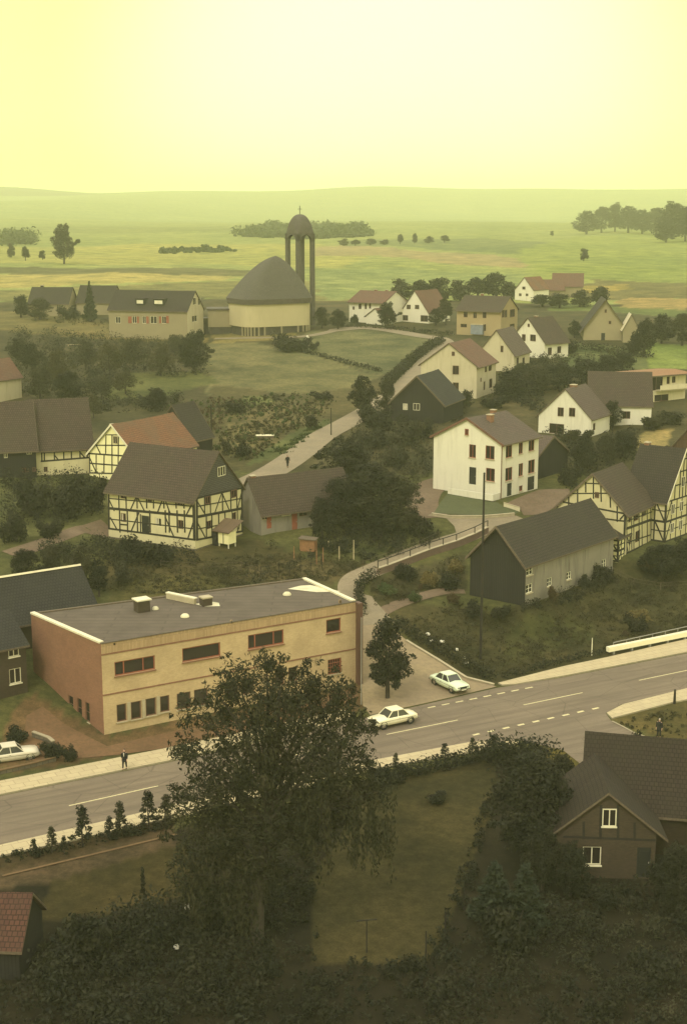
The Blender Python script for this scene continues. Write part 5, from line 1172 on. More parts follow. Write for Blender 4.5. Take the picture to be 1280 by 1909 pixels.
fence('thin post and wire fence along the upper edge of the lane', [(676, 1062), (720, 1046), (780, 1024), (818, 1006)], 1.0, 2.2, 'weathered_wood', r=.03)
fence('weathered fence across the garden below the half-timbered house', [(300, 1060), (380, 1065), (450, 1062), (486, 1075)], .9, 2.4, 'weathered_wood', r=.03)
fence('row of pale bean poles left of the hillside pole', [(370, 832), (383, 834), (392, 836)], 1.8, .8, 'weathered_wood', r=.03)
fence('thin fence on the grassy field in front of the ochre barn', [(1060, 662), (1120, 668), (1185, 676)], 1.0, 3.0, 'timber', r=.05)
fence('low wire fence across the garden plot right of the grey barn', [(1142, 1072), (1180, 1092), (1230, 1100), (1290, 1096)], .9, 2.5, 'weathered_wood', r=.03)
terrace_wall('low pinkish brick wall with dark posts and rail along the lower side of the lane', [(704, 1072), (722, 1066), (764, 1050), (800, 1036), (850, 1020), (884, 1006), (908, 994)], .75, .3, 'pink_brick', posts=2.2, rail=True)
terrace_wall('low pale wall bordering the triangular lawn', [(804, 962), (838, 967), (900, 967), (958, 962)], .35, .22, 'concrete')
terrace_wall('pale sloping wall between lawn and the yard of the white house', [(938, 944), (968, 953)], .45, .25, 'pale_concrete')
terrace_wall('low dark kerb wall in front of the hedge by the parked mint car', [(757, 1196), (815, 1231), (868, 1265), (920, 1278)], .12, .2, 'kerb_stone')
terrace_wall('low weathered wall beside the shrubs at the left end of the brick building', [(62, 1374), (92, 1385), (100, 1392)], .45, .25, 'stone', 'kerb_stone')
terrace_wall('long low stone wall with pale cap behind the parked car', [(-40, 1452), (60, 1430), (104, 1418)], .3, .25, 'stone', 'kerb_brown')
# pale barrier beam beside the pavement at the right
A, B = at(1133, 1222), at(1330, 1182); d = B - A; d.z = 0; gr = empty('barrier', A, math.atan2(d.y, d.x), 'long cream painted beam barrier behind the pavement at the right', 'barrier'); L = d.length
m = MB(); m.box((0, -.1, .35), (L, .35, .85), 'paint_white'); m.build('beam', gr)
for i in range(6): m = MB(); m.box((.6 + i * L / 6, -.05, -.3), (.8 + i * L / 6, .2, .35), 'grey_metal'); m.build('post', gr)
A, B = at(1142, 1214), at(1330, 1172); d = B - A; rl = empty('railing', A, math.atan2(d.y, d.x), 'thin grey rail fence behind the cream barrier', 'railing'); L = Vector((d.x, d.y, 0)).length
m = MB(); m.tube([(0, 0, .9), (L, 0, .9 + d.z)], .05, 'grey_metal', 6); m.tube([(0, 0, .5), (L, 0, .5 + d.z)], .03, 'grey_metal', 6); m.build('rail', rl)
for i in range(9): m = MB(); m.tube([(L * i / 8, 0, -.3 + d.z * i / 8), (L * i / 8, 0, .92 + d.z * i / 8)], .045, 'grey_metal', 6); m.build('post', rl)
ICO = []
def stone(label, px, py, wpx, hpx, group=None):
    p = at(px, py); r = max(.12, px2m(wpx, p) / 2); bm = bmesh.new(); bmesh.ops.create_icosphere(bm, subdivisions=2, radius=1); rr = random.Random(px)
    for v in bm.verts: v.co *= rr.uniform(.82, 1.1); v.co = Vector((v.co.x * r, v.co.y * r, v.co.z * r * .75 * hpx / wpx * 1.6))
    me = bpy.data.meshes.new('stone'); bm.to_mesh(me); bm.free(); me.materials.append(MATS['stone_white']); o = bpy.data.objects.new('stone', me); C.objects.link(o); o.location = p + Vector((0, 0, r * .25)); tag(o, label, 'stone', group)
for a in ((797, 1183, 9, 5, 'whitish stone highest up in the garden plot beside the pole'), (803, 1196, 9, 5, 'whitish stone just above the hedge, left of two'), (823, 1197, 11, 5, 'flat whitish stone above the hedge, right of two'), (851, 1212, 6, 6, 'small round white stone in the grass left of the tall pole'), (865, 1227, 5, 4, 'tiny white stone just left of the foot of the tall pole'), (869, 1237, 8, 5, 'lowest white stone near the foot of the tall pole'),
          (350, 1693, 15, 10, 'pale round stone in the dark grass under the big tree'), (330, 1767, 13, 10, 'pale stone lying in the dark shrubs at the bottom')): stone(a[4], *a[:4], 'pale stones lying in the grass')
q = at(573, 648); st_ = empty('monument', q, R(20), 'small white wayside shrine by the bushes below the church', 'monument'); m = MB(); m.box((-.5, -.4, -.3), (.5, .4, .5), 'stone'); m.build('base', st_); m = MB(); m.prism([(-.42, -.3, .5), (.42, -.3, .5), (.42, -.3, 2.1), (0, -.3, 2.7), (-.42, -.3, 2.1)], (0, .6, 0), 'white_plaster'); m.build('shaft', st_)
q = at(494, 816); fr_ = empty('cold_frame', q, R(6), 'white topped cold frame in the hillside vegetable garden', 'cold frame'); m = MB(); m.box((-1.3, -.6, -.2), (1.3, .6, .35), 'weathered_wood'); m.build('box', fr_); m = MB(); m.box((-1.35, -.65, .35), (1.35, .65, .41), 'membrane'); m.build('lid', fr_)
q = at(140, 646); fr_ = empty('cold_frame', q, R(4), 'pale plank bench among the bushes on the left hillside', 'bench'); fr_.name = 'bench'; m = MB(); m.box((-1.9, -.3, .4), (1.9, .3, .5), 'pale_wood'); m.build('seat', fr_)
for sx in (-1.5, 1.4): m = MB(); m.box((sx, -.25, -.3), (sx + .12, .25, .4), 'pale_wood'); m.build('leg', fr_)

# ---------------------------------------------------------------- vegetation
def big_tree():
    base = at(478, 1752); rt = empty('broadleaf_tree', base, 0, 'huge dark spreading tree with drooping twigs in the foreground, hiding part of the brick building', 'tree')
    D0 = depth(base); up = Vector((0, 0, 1)); sx = D0 / FPX
    LB = [(430, 1450, 105, 0), (560, 1400, 115, 0), (628, 1362, 74, 1), (470, 1300, 80, 1), (600, 1300, 62, 2), (395, 1560, 85, -1), (420, 1640, 72, -1), (520, 1500, 105, -1), (636, 1470, 70, 0), (672, 1425, 46, 1), (362, 1330, 40, 1), (497, 1236, 34, 2), (440, 1262, 40, 2), (540, 1290, 50, 2), (330, 1400, 22, 1), (352, 1395, 30, 1), (640, 1290, 34, 2), (385, 1480, 60, -2), (470, 1400, 90, -2), (600, 1440, 70, -3), (560, 1550, 60, -2), (664, 1352, 28, 1), (700, 1475, 40, 0), (375, 1690, 46, -1), (450, 1690, 60, -1), (350, 1630, 50, -1), (500, 1640, 46, -2), (330, 1500, 22, 0), (460, 1580, 70, -2), (410, 1300, 40, 0), (520, 1330, 70, -1)]
    B = []
    for px, py, r, dy in LB:
        d = ray(px, py); t = (base.y + dy * .9 + 2) / d.y; p = Vector((d.x * t, d.y * t, EYE + d.z * t)) - base; rr = r * sx * .82
        B.append((p.x, p.y, p.z, rr, rr, rr))
    rr0 = random.Random(5); TW = []
    for bx, by, bz, r, *_ in B:                       # loose outer sprays that make the outline ragged
        for k in range(9):
            a_, e_ = rr0.uniform(0, 6.28), rr0.uniform(-.9, 1.2); q = r * rr0.uniform(1.0, 1.5); s_ = r * rr0.uniform(.10, .22)
            TW.append((bx + q * math.cos(a_) * math.cos(e_), by + q * math.sin(a_) * math.cos(e_), bz + q * math.sin(e_), s_ * 1.2, s_ * 1.2, s_))
    me = cloud_mesh('crown', B + TW, 42000, .175, 'leaf_willow', 7, droop=.3, inner=.3); o = bpy.data.objects.new('crown', me); C.objects.link(o); o.parent = rt
    g = np.random.default_rng(9); V = []                    # hanging twigs under the outer lobes
    for px, py in [(x, y) for x, y in zip(g.uniform(555, 735, 80), g.uniform(1480, 1590, 80))] + [(x, y) for x, y in zip(g.uniform(345, 480, 60), g.uniform(1640, 1720, 60))]:
        d = ray(px, py); t = (base.y + g.uniform(-3, 3)) / d.y; p = np.array([d.x * t - base.x, d.y * t - base.y, EYE + d.z * t - base.z]); ln = g.uniform(1.0, 3.2)
        for k in range(int(ln * 14)):
            f = g.random(); c = p + np.array([g.normal() * .12, g.normal() * .12, -ln * f + .6]); a = np.array([g.normal() * .05, g.normal() * .05, -.16]) * g.uniform(.7, 1.3); b = np.array([g.normal(), g.normal(), 0]); b = b / np.linalg.norm(b) * .06
            V += [c - a, c + b, c + a, c - b]
    me = quads('hanging_twigs', np.array(V), 'leaf_willow'); o = bpy.data.objects.new('hanging_twigs', me); C.objects.link(o); o.parent = rt
    m = MB(); H_ = 15.5; m.tube([(0, 0, -.4), (.1, .2, 2.2), (.5, .8, 6), (1.2, 1.5, 10), (1.5, 2, H_)], [.48, .38, .3, .2, .06], 'bark', 10)
    for i, (bx, by, bz, r, *_s) in enumerate(B):
        z0 = max(1.8, min(bz * .62, 9)); f = z0 / H_; s = Vector((1.5 * f, 2 * f, z0)); e = Vector((bx, by, bz)); md = s.lerp(e, .5) + Vector((0, 0, .8)); m.tube([s, md, e], [.16, .1, .03], 'bark', 6)
    m.build('trunk', rt, uv=False)
big_tree()
plant_px('oval', 722, 1302, 1142, 100, 'dark slender street tree with bare stem beside the brick building')
plant_px('broad', 985, 1600, 1394, 190, 'dark dense tree at the left of the foreground house')
plant_px('broad', 1045, 1520, 1400, 90, 'smaller dark tree behind the foreground house eaves')
# small saplings and shrubs along the bank below the near pavement
for x, b, t, w, lab in ((64, 1600, 1562, 24, 'first small round sapling from the left on the road bank'), (98, 1590, 1538, 30, 'second sapling from the left on the road bank, thin'), (120, 1594, 1556, 22, 'low sapling just left of the biggest bank sapling'), (155, 1578, 1498, 46, 'biggest bushy sapling on the left road bank'), (225, 1560, 1490, 38, 'upright sapling right of the biggest one on the bank'), (205, 1566, 1520, 30, 'short sapling leaning on the upright one'), (278, 1548, 1470, 44, 'feathery sapling near the big tree on the bank'), (310, 1540, 1478, 40, 'sapling closest to the left side of the big tree'), (268, 1690, 1612, 16, 'thin bare young tree in the lower left meadow')):
    plant_px('sapling', x, b, t, w, lab, 'saplings along the road bank')
for x, b, t, w, lab in ((828, 1420, 1384, 26, 'pointed shrub standing up against the near pavement'), (737, 1440, 1402, 20, 'thin shrub at the pavement right of the big tree'), (880, 1405, 1374, 22, 'small shrub by the right end of the near pavement'), (920, 1400, 1368, 34, 'round shrub at the corner by the dashed line')):
    plant_px('sapling', x, b, t, w, lab, 'shrubs by the near pavement')
hedge('dark low hedge along the lower edge of the near pavement', [(700, 1462), (760, 1448), (850, 1428), (930, 1412), (985, 1410)], 1.3, 1.4, 'leaf_near', .22, 110, 3)
hedge('tall dark hedge in front of the corner plot beside the foreground house', [(905, 1420), (960, 1418), (1020, 1425)], 2.2, 2.0, 'leaf_near', .24, 160, 4)
plant_px('bush_near', 811, 1497, 1474, 46, 'low dark round bush alone in the brown meadow')
for x, b, t, w, lab in ((920, 1722, 1598, 95, 'dark pine like shrub left in the clump right of the meadow'), (975, 1735, 1600, 90, 'dark pine like shrub right in the clump'), (945, 1770, 1660, 110, 'broad dark shrub in front of the pine clump')):
    plant_px('conifer' if b < 1760 else 'bush_near', x, b, t, w, lab, 'shrubs at the right of the meadow', cat='shrub')
for x, b, t, w, lab in ((1062, 1672, 1560, 80, 'dark leafy tree hiding the left corner of the brick wing'), (1262, 1700, 1560, 110, 'dark leafy tree at the right end of the brick wing'), (1010, 1660, 1530, 90, 'dark tree between the meadow and the brick wing')):
    plant_px('broad', x, b, t, w, lab, 'trees round the foreground house')
thicket('undergrowth', 'dark tangled garden growth at the lower right', [(880, 1700), (1060, 1660), (1290, 1660), (1400, 1900), (1300, 2000), (800, 2000), (800, 1800), (870, 1740)], 420, (.5, 1.9), .2, 'leaf_near', 30, 1.0, 11)
thicket('undergrowth', 'low dark weeds along the bottom of the meadow', [(480, 1800), (800, 1800), (830, 2000), (380, 2000)], 300, (.3, 1.0), .17, 'leaf_near', 26, 1.0, 12)
thicket('undergrowth', 'dense dark bushes at the lower left', [(110, 1720), (260, 1700), (330, 1690), (480, 1720), (520, 1800), (450, 2000), (-60, 2000), (-60, 1880), (80, 1820)], 420, (.6, 2.6), .22, 'leaf_near', 34, 1.0, 13)
thicket('undergrowth', 'rough grass and weeds around the foot of the big tree', [(330, 1600), (560, 1620), (570, 1720), (430, 1760), (330, 1720)], 150, (.3, 1.3), .18, 'leaf_near', 24, 1.0, 14)
thicket('undergrowth', 'weeds on the brown bank below the near pavement', [(5, 1612), (330, 1545), (330, 1528), (5, 1598)], 130, (.15, .7), .13, 'leaf_dark', 20, 1.0, 15)
thicket('undergrowth', 'shrubs behind the near pavement right of the big tree', [(690, 1475), (760, 1460), (760, 1435), (690, 1446)], 60, (.4, 1.3), .17, 'leaf_near', 24, 1.0, 16)
for x, b, t, w, lab in ((170, 1790, 1680, 110, 'big dark bush beside the red roof corner'), (260, 1760, 1690, 80, 'dark bush right of the biggest one at lower left'), (1130, 1690, 1650, 60, 'low dark bush under the white window of the brick wing'), (1075, 1668, 1630, 40, 'bush at the left corner of the brick wing'), (1240, 1680, 1600, 70, 'dark bush at the right end of the brick wing'), (1180, 1400, 1352, 30, 'low shrub on the grass triangle at the right')):
    plant_px('bush_near', x, b, t, w, lab, 'dark bushes in the foreground')
thicket('undergrowth', 'grassy weeds on the corner at the right junction', [(1146, 1350), (1225, 1380), (1290, 1385), (1290, 1315), (1250, 1320)], 90, (.1, .45), .12, 'leaf_olive', 16, 1.0, 17)
# left: around the parked car and behind the brick building
for x, b, t, w, lab in ((100, 1414, 1376, 46, 'dark shrub right of the parked cream car'), (130, 1420, 1384, 30, 'rounded dark shrub nearest the walking person'), (28, 1384, 1352, 46, 'shrub behind the parked cream car')):
    plant_px('bush', x, b, t, w, lab, 'shrubs beside the left pavement')
for x, b, t, w, k, lab in ((155, 1108, 1012, 60, 'oval', 'dark tree behind the ridge of the dark house'), (185, 1112, 1040, 50, 'oval', 'dark tree at the corner of the brick building roof'), (100, 1075, 1015, 60, 'broad', 'round dark tree above the dark house'), (50, 1085, 1020, 70, 'broad', 'dark tree over the left part of the dark ridge')):
    plant_px(k, x, b, t, w, lab, 'trees behind the dark house')
thicket('undergrowth', 'bushy slope below the half-timbered house', [(200, 1010), (350, 1030), (380, 1050), (230, 1065), (120, 1060), (60, 1040), (120, 1015)], 230, (.5, 1.9), .2, 'leaf_dark', 28, 1.0, 21)
thicket('undergrowth', 'thicket between the lane track and the old farmhouse', [(10, 985), (110, 985), (190, 960), (196, 895), (60, 892), (10, 905)], 260, (.7, 2.6), .22, 'leaf_dark', 30, 1.0, 22)
thicket('undergrowth', 'rough garden grass behind the brick building', [(200, 1105), (420, 1112), (620, 1080), (690, 1050), (600, 1030), (460, 1035), (300, 1058), (210, 1068)], 1500, (.12, .42), .13, 'leaf_olive', 11, 2.2, 23)
for x, b, t, w, k, lab in ((60, 960, 888, 70, 'bush', 'tall bush under the pale farmhouse wall'), (125, 962, 880, 76, 'bush', 'tall dark bush below the timbered farmhouse'), (178, 950, 888, 46, 'bush', 'bush under the yellow timbered gable'), (30, 1010, 950, 60, 'bush', 'dark bush at the far left beside the track'), (95, 1002, 965, 50, 'bush', 'low bush above the dirt track'), (150, 930, 896, 24, 'bush_rust', 'rust coloured shrub below the yellow gable'), (300, 1050, 1000, 70, 'bush', 'wide dark shrub under the half-timbered facade'), (250, 1040, 992, 50, 'bush', 'dark shrub below the black door'), (232, 1088, 1040, 46, 'bush_mid', 'shrub at the garden edge behind the dark house')):
    plant_px(k, x, b, t, w, lab, 'bushes around the old farm')
# the dark tree group in the middle
for x, b, t, w, k, lab in ((640, 905, 812, 120, 'broad', 'feathery dark tree beside the upper lane'), (690, 985, 862, 150, 'broad', 'biggest dark round tree in the middle of the village'), (742, 990, 884, 110, 'broad', 'dark round tree above the lane bend'), (640, 985, 884, 110, 'broad', 'dark tree hanging over the brown shed roof'), (600, 1005, 925, 60, 'oval', 'dark tree at the right end of the brown shed'), (780, 1000, 950, 50, 'bush', 'bush at the end of the dark tree group'), (660, 880, 838, 70, 'bush_mid', 'shrub behind the feathery tree'), (710, 1000, 930, 70, 'broad', 'lower dark tree in front of the biggest one')):
    plant_px(k, x, b, t, w, lab, 'dark trees in the middle of the village')
thicket('undergrowth', 'dark undergrowth beneath the middle tree group', [(560, 1010), (620, 985), (770, 985), (822, 1000), (800, 1015), (700, 1050), (600, 1030)], 320, (.4, 1.5), .18, 'leaf_dark', 26, 1.0, 31)
thicket('undergrowth', 'overgrown slope below the black house', [(650, 800), (720, 745), (760, 790), (860, 790), (870, 750), (810, 810), (808, 880), (760, 890), (660, 850)], 330, (.4, 1.8), .22, 'leaf_dark', 26, 1.0, 32)
for x, b, t, w, k, lab in ((676, 772, 700, 62, 'broad', 'dark round bush tree left of the upper road'), (722, 770, 706, 40, 'broad', 'dark tree at the left corner of the black house'), (700, 800, 752, 60, 'bush', 'bush below the upper road bend'), (760, 830, 780, 60, 'bush_mid', 'shrub under the white windows of the black house'), (735, 870, 830, 60, 'bush_mid', 'mid green shrub on the slope left of the white house'), (690, 835, 795, 60, 'bush', 'dark shrub at the lower side of the upper road'), (790, 815, 780, 40, 'bush', 'shrub against the left wall of the white house'), (858, 762, 720, 46, 'bush', 'shrub behind the black roof'), (920, 760, 735, 50, 'bush', 'shrub below the cream house wall')):
    plant_px(k, x, b, t, w, lab, 'bushes near the black house')
# lane gardens, right plot
hedge('curved dark clipped hedge at the bend of the lane', [(676, 1146), (670, 1128), (668, 1106), (676, 1090), (700, 1080)], 1.5, 1.0, 'leaf_dark', .18, 110, 41)
hedge('long dark hedge sloping down beside the yard', [(742, 1168), (780, 1196), (830, 1226), (880, 1252), (915, 1268)], 1.3, 1.3, 'leaf_dark', .18, 110, 42)
hedge('dark hedge along the top of the right pavement', [(945, 1264), (1010, 1246), (1080, 1228), (1130, 1218)], .7, .9, 'leaf_dark', .17, 60, 43)
thicket('undergrowth', 'flower garden inside the lane bend', [(700, 1135), (690, 1100), (720, 1080), (860, 1035), (862, 1090), (780, 1108)], 170, (.2, 1.0), .15, 'leaf_olive', 22, 1.0, 44)
for x, b, t, w, k, lab in ((760, 1082, 1042, 50, 'bush', 'dark bush in the lane garden next to the brick wall'), (800, 1092, 1062, 36, 'bush_yellow', 'yellow-green shrub in the middle of the lane garden'), (848, 1068, 1038, 40, 'bush_yellow', 'yellowish shrub beside the barn gable'), (840, 1100, 1064, 46, 'bush', 'dark bush left of the boarded barn gable'), (720, 1108, 1084, 40, 'bush_green', 'pale green shrub at the left of the lane garden'), (772, 1122, 1100, 26, 'bush_green', 'small green shrub beside the garden path'), (845, 1126, 1098, 30, 'bush_rust', 'reddish shrub at the foot of the barn gable'), (783, 1100, 1086, 9, 'bush_rust', 'tiny red flowering shrub in the lane garden')):
    plant_px(k, x, b, t, w, lab, 'shrubs in the lane garden')
thicket('undergrowth', 'rough grass and weeds on the plot in front of the grey barn', [(740, 1160), (860, 1125), (970, 1140), (1140, 1078), (1290, 1070), (1290, 1180), (1130, 1212), (945, 1258), (900, 1258), (790, 1195)], 2300, (.12, .42), .13, 'leaf_olive', 11, 2.2, 45)
thicket('undergrowth', 'shrubs along the foot of the grey barn', [(965, 1135), (1060, 1108), (1140, 1075), (1150, 1085), (1070, 1125), (975, 1152)], 90, (.4, 1.5), .17, 'leaf_dark', 26, 1.0, 46)
for x, b, t, w, k, lab in ((1120, 1082, 1046, 50, 'bush', 'dark shrub at the right end of the grey barn'), (1185, 1180, 1140, 40, 'bush', 'dark bush behind the cream barrier'), (1190, 1160, 1134, 50, 'bush_yellow', 'yellowish bush above the dark one behind the barrier'), (1165, 1186, 1172, 12, 'bush_rust', 'small reddish shrub left of the dark bush by the barrier'), (1085, 1095, 1068, 26, 'bush', 'narrow shrub against the grey barn wall'), (1030, 1122, 1088, 24, 'bush_rust', 'brownish shrub in the middle of the barn wall'), (880, 1150, 1118, 40, 'bush', 'dark shrub at the corner of the boarded gable'), (930, 1152, 1122, 40, 'bush', 'dark shrub right below the boarded gable'), (1230, 1080, 1010, 90, 'broad', 'dark tree at the right edge in front of the timbered wing'), (1270, 1070, 1000, 80, 'broad', 'dark tree cut by the right edge of the view'), (1205, 1062, 1030, 46, 'bush_rust', 'rusty shrub under the farmhouse wall')):
    plant_px(k, x, b, t, w, lab, 'bushes on the right plot')
for x, b, t, w, k, lab in ((1085, 880, 812, 60, 'broad', 'dark tree right of the small shed'), (1130, 862, 810, 60, 'broad', 'dark tree behind the farmhouse ridge'), (1060, 905, 862, 40, 'bush', 'dark bush right of the white house yard'), (1160, 850, 800, 60, 'broad', 'dark tree above the timbered farmhouse roof'), (1062, 826, 796, 36, 'bush_mid', 'shrub in front of the white gabled house'), (1092, 822, 798, 26, 'bush_mid', 'small round shrub at the corner of the white gabled house'), (1140, 800, 745, 46, 'broad', 'dark tree between the white gable and the brown roof'), (1215, 800, 772, 50, 'bush_mid', 'bush right of the pale wall under the brown roof'), (1250, 790, 762, 60, 'bush_mid', 'bush below the modern house'), (1245, 850, 826, 30, 'bush', 'bush by the chimney of the timbered wing')):
    plant_px(k, x, b, t, w, lab, 'trees around the white gabled house')
thicket('undergrowth', 'dark growth between the white house and the timbered farmhouse', [(1040, 880), (1060, 830), (1180, 820), (1190, 860), (1110, 880), (1060, 920)], 170, (.6, 2.2), .24, 'leaf_dark', 26, 1.0, 51)
for i, (x, b, t, w) in enumerate(((955, 745, 690, 81), (1000, 735, 682, 83), (1040, 725, 676, 81), (1085, 715, 668, 81), (1130, 705, 662, 75), (975, 720, 676, 67), (1160, 690, 655, 54))):
    plant_px('broad', x, b, t, w, ['leftmost', 'second', 'third', 'middle', 'fifth', 'small front', 'rightmost'][i] + ' dark tree of the belt behind the white gabled house', 'tree belt behind the white gabled house')
thicket('undergrowth', 'dark scrub at the foot of the tree belt', [(910, 735), (980, 690), (1180, 690), (1180, 715), (1010, 735), (1000, 770), (940, 750)], 180, (.8, 2.6), .3, 'leaf_dark', 24, 1.0, 52)
# hillside left
for i, (x, b, t, w, k) in enumerate(((362, 694, 620, 74, 'broad'), (300, 700, 640, 70, 'orchard'), (250, 690, 626, 70, 'orchard'), (205, 700, 636, 66, 'orchard'), (160, 690, 632, 60, 'orchard'), (110, 720, 650, 66, 'orchard'), (60, 690, 640, 56, 'broad'), (75, 745, 680, 66, 'broad'), (130, 750, 690, 70, 'broad'), (190, 745, 700, 60, 'orchard'), (290, 765, 722, 60, 'broad'), (35, 670, 630, 50, 'broad'), (235, 735, 690, 60, 'orchard'), (330, 660, 622, 50, 'orchard'), (175, 780, 735, 50, 'orchard'))):
    lab = ['dense round dark tree at the right end of the hillside orchard', 'fruit tree just left of the dense round tree', 'fruit tree below the dormered house windows', 'fruit tree in the middle of the upper orchard row', 'fruit tree behind the pale bench', 'fruit tree above the farmhouse ridge', 'dark tree on the far left of the orchard', 'dark tree next to the small pale cottage', 'big dark tree above the brown farmhouse roof', 'fruit tree at the right end of the farmhouse roof', 'round dark bush tree above the orange roof', 'dark tree at the left margin above the cottage', 'fruit tree over the lighter orchard grass', 'small fruit tree left of the church meadow', 'leaning fruit tree behind the farmhouse gable'][i]
    plant_px(k, x, b, t, w, lab, 'hillside orchard trees')
thicket('undergrowth', 'scrubby orchard grass and bushes on the hillside', [(15, 700), (20, 622), (100, 618), (380, 640), (390, 700), (300, 705), (230, 700), (200, 760), (15, 735)], 900, (.5, 2.8), .27, 'leaf_dark', 22, 1.0, 61)
thicket('undergrowth', 'dark bushes above the old farmhouse roofs', [(190, 770), (280, 770), (330, 765), (340, 745), (200, 745)], 100, (.6, 2.2), .26, 'leaf_dark', 24, 1.0, 62)
for i, (poly, mt, n) in enumerate((([(400, 760), (470, 740), (560, 735), (540, 765), (450, 785)], 'leaf_mid', 120), ([(470, 790), (560, 755), (620, 745), (600, 780), (520, 815)], 'leaf_olive', 130), ([(400, 850), (420, 800), (500, 790), (520, 815), (470, 860)], 'leaf_olive', 150), ([(340, 800), (400, 740), (440, 745), (400, 810)], 'leaf_rust', 90), ([(510, 845), (590, 795), (640, 775), (600, 790), (530, 850)], 'leaf_green', 60))):
    thicket('vegetable_patch', ['dark green vegetable rows under the church meadow', 'brownish vegetable bed in the hillside gardens', 'olive vegetable plot above the half-timbered house', 'brown bean plot left in the hillside gardens', 'green verge plants along the upper lane'][i], poly, int(n * 2.2), (.25, .7), .2, mt, 16, 1.1, 70 + i, 'vegetables', rows=(12 + 9 * i, 1.9))
for x, b, t, w, k, lab in ((582, 800, 770, 30, 'bush', 'dark bush in the hillside gardens below the red bed'), (440, 770, 745, 40, 'bush', 'dark shrub at the upper left of the gardens'), (600, 745, 728, 40, 'bush', 'shrub at the meadow corner by the upper road'), (450, 852, 822, 34, 'bush', 'shrub beside the slate gable on the garden slope'), (425, 845, 820, 24, 'bush_mid', 'small bush behind the slate hung gable')):
    plant_px(k, x, b, t, w, lab, 'bushes in the hillside gardens')
hedge('thin dark hedge line across the church meadow', [(560, 657), (600, 666), (650, 680), (710, 694)], 1.0, 1.0, 'leaf_dark', .3, 26, 81)
hedge('dark roadside hedge climbing beside the upper road', [(716, 730), (735, 708), (768, 676), (800, 652), (822, 640)], 2.0, 2.2, 'leaf_dark', .3, 70, 82)
hedge('long dark hedge along the front of the white villa', [(650, 610), (700, 612), (760, 618), (840, 626)], 1.1, 1.2, 'leaf_dark', .3, 34, 83)
hedge('dark hedge in front of the ochre barn', [(1050, 646), (1090, 652), (1150, 660), (1210, 668)], 1.8, 2.4, 'leaf_dark', .34, 46, 84)
for x, b, t, w, k, lab in ((530, 655, 622, 50, 'bush', 'dark bush clump below the church wall'), (560, 655, 625, 40, 'bush', 'bush just left of the white shrine'), (585, 652, 636, 18, 'bush', 'small bush right of the white shrine'), (600, 612, 572, 40, 'broad', 'dark bush tree at the right foot of the bell tower'), (630, 614, 576, 40, 'broad', 'dark bush tree between tower and white villa'), (662, 604, 583, 18, 'bush', 'small clipped round bush in front of the villa'), (722, 612, 562, 48, 'broad', 'round tree in front of the white villa'), (830, 606, 546, 30, 'oval', 'slim dark tree right of the steep red roof'), (812, 606, 575, 36, 'broad', 'bush tree beside the steep red roof'), (370, 640, 612, 30, 'bush', 'bush at the corner of the dormered house'), (225, 602, 578, 34, 'bush', 'bush at the left end of the dormered house'), (75, 596, 556, 60, 'broad', 'leafy bush tree hiding the far left house'), (40, 592, 548, 40, 'far', 'pale bush tree at the far left edge'), (130, 596, 568, 40, 'bush', 'bush right of the far left house'), (169, 600, 526, 26, 'conifer', 'pointed conifer left of the dormered house'), (1200, 664, 592, 50, 'broad', 'dark tree right of the ochre barn'), (1180, 664, 622, 34, 'broad', 'dark bush tree at the ochre barn corner'), (1232, 640, 586, 60, 'broad', 'big dark tree in the belt right of the ochre barn'), (1270, 644, 584, 60, 'broad', 'dark tree at the right end of the belt by the ochre barn'), (1070, 630, 596, 30, 'broad', 'dark tree between the steep brown roof and the ochre barn'), (1062, 660, 632, 24, 'bush', 'bush at the right wall of the steep roofed cream house')):
    plant_px(k, x, b, t, w, lab, 'trees and bushes by the upper houses')
for i, (x, b, t, w) in enumerate(((748, 560, 518, 58), (785, 560, 520, 58), (820, 562, 516, 63), (858, 560, 520, 58), (890, 556, 516, 58), (924, 556, 506, 66), (950, 556, 524, 49), (1010, 572, 548, 58), (1042, 574, 545, 58), (1080, 572, 538, 52), (1118, 570, 532, 49))):
    plant_px('far', x, b, t, w, ['first', 'second', 'third', 'fourth', 'fifth', 'tallest', 'seventh', 'eighth', 'ninth', 'tenth', 'last'][i] + ' tree from the left in the belt behind the upper houses', 'tree belt behind the upper houses')
# far countryside
plant_px('broad', 120, 492, 417, 56, 'lone round tree standing in the hazy fields at the left')
plant_px('far', 1087, 487, 462, 22, 'lone bush tree on the bright green field at the right')
for i, (x, b, t, w) in enumerate(((1092, 437, 394, 60), (1120, 434, 386, 54), (1145, 432, 378, 45), (1170, 434, 384, 60), (1196, 436, 392, 57), (1222, 438, 388, 57), (1252, 446, 376, 78), (1276, 450, 384, 60), (1240, 452, 410, 60))):
    plant_px('broad', x, b, t, w, ['leftmost', 'second', 'slim pointed third', 'fourth', 'fifth', 'sixth', 'tallest broad', 'rightmost', 'low front'][i] + ' tree of the clump on the hazy hill at the right', 'tree clump on the right hill')
for i, (x, b, t, w) in enumerate(((640, 458, 444, 26), (662, 458, 446, 24), (690, 457, 444, 26), (716, 456, 446, 24), (745, 455, 436, 16), (772, 454, 434, 14), (800, 453, 440, 26), (828, 452, 438, 24), (1028, 440, 430, 10))):
    plant_px('far', x, b, t, w, ['leftmost', 'second', 'third', 'fourth', 'slim fifth', 'slim sixth', 'seventh', 'eighth', 'isolated last'][i] + ' tree of the distant hazy hedgerow right of the tower', 'distant hedgerow trees')
for i, (x, b, t, w) in enumerate(((22, 480, 452, 20), (48, 486, 458, 20), (80, 484, 466, 17))):
    plant_px('far', x, b, t, w, ['tall', 'middle', 'small'][i] + ' hazy tree left of the lone round tree', 'hazy trees at the far left')
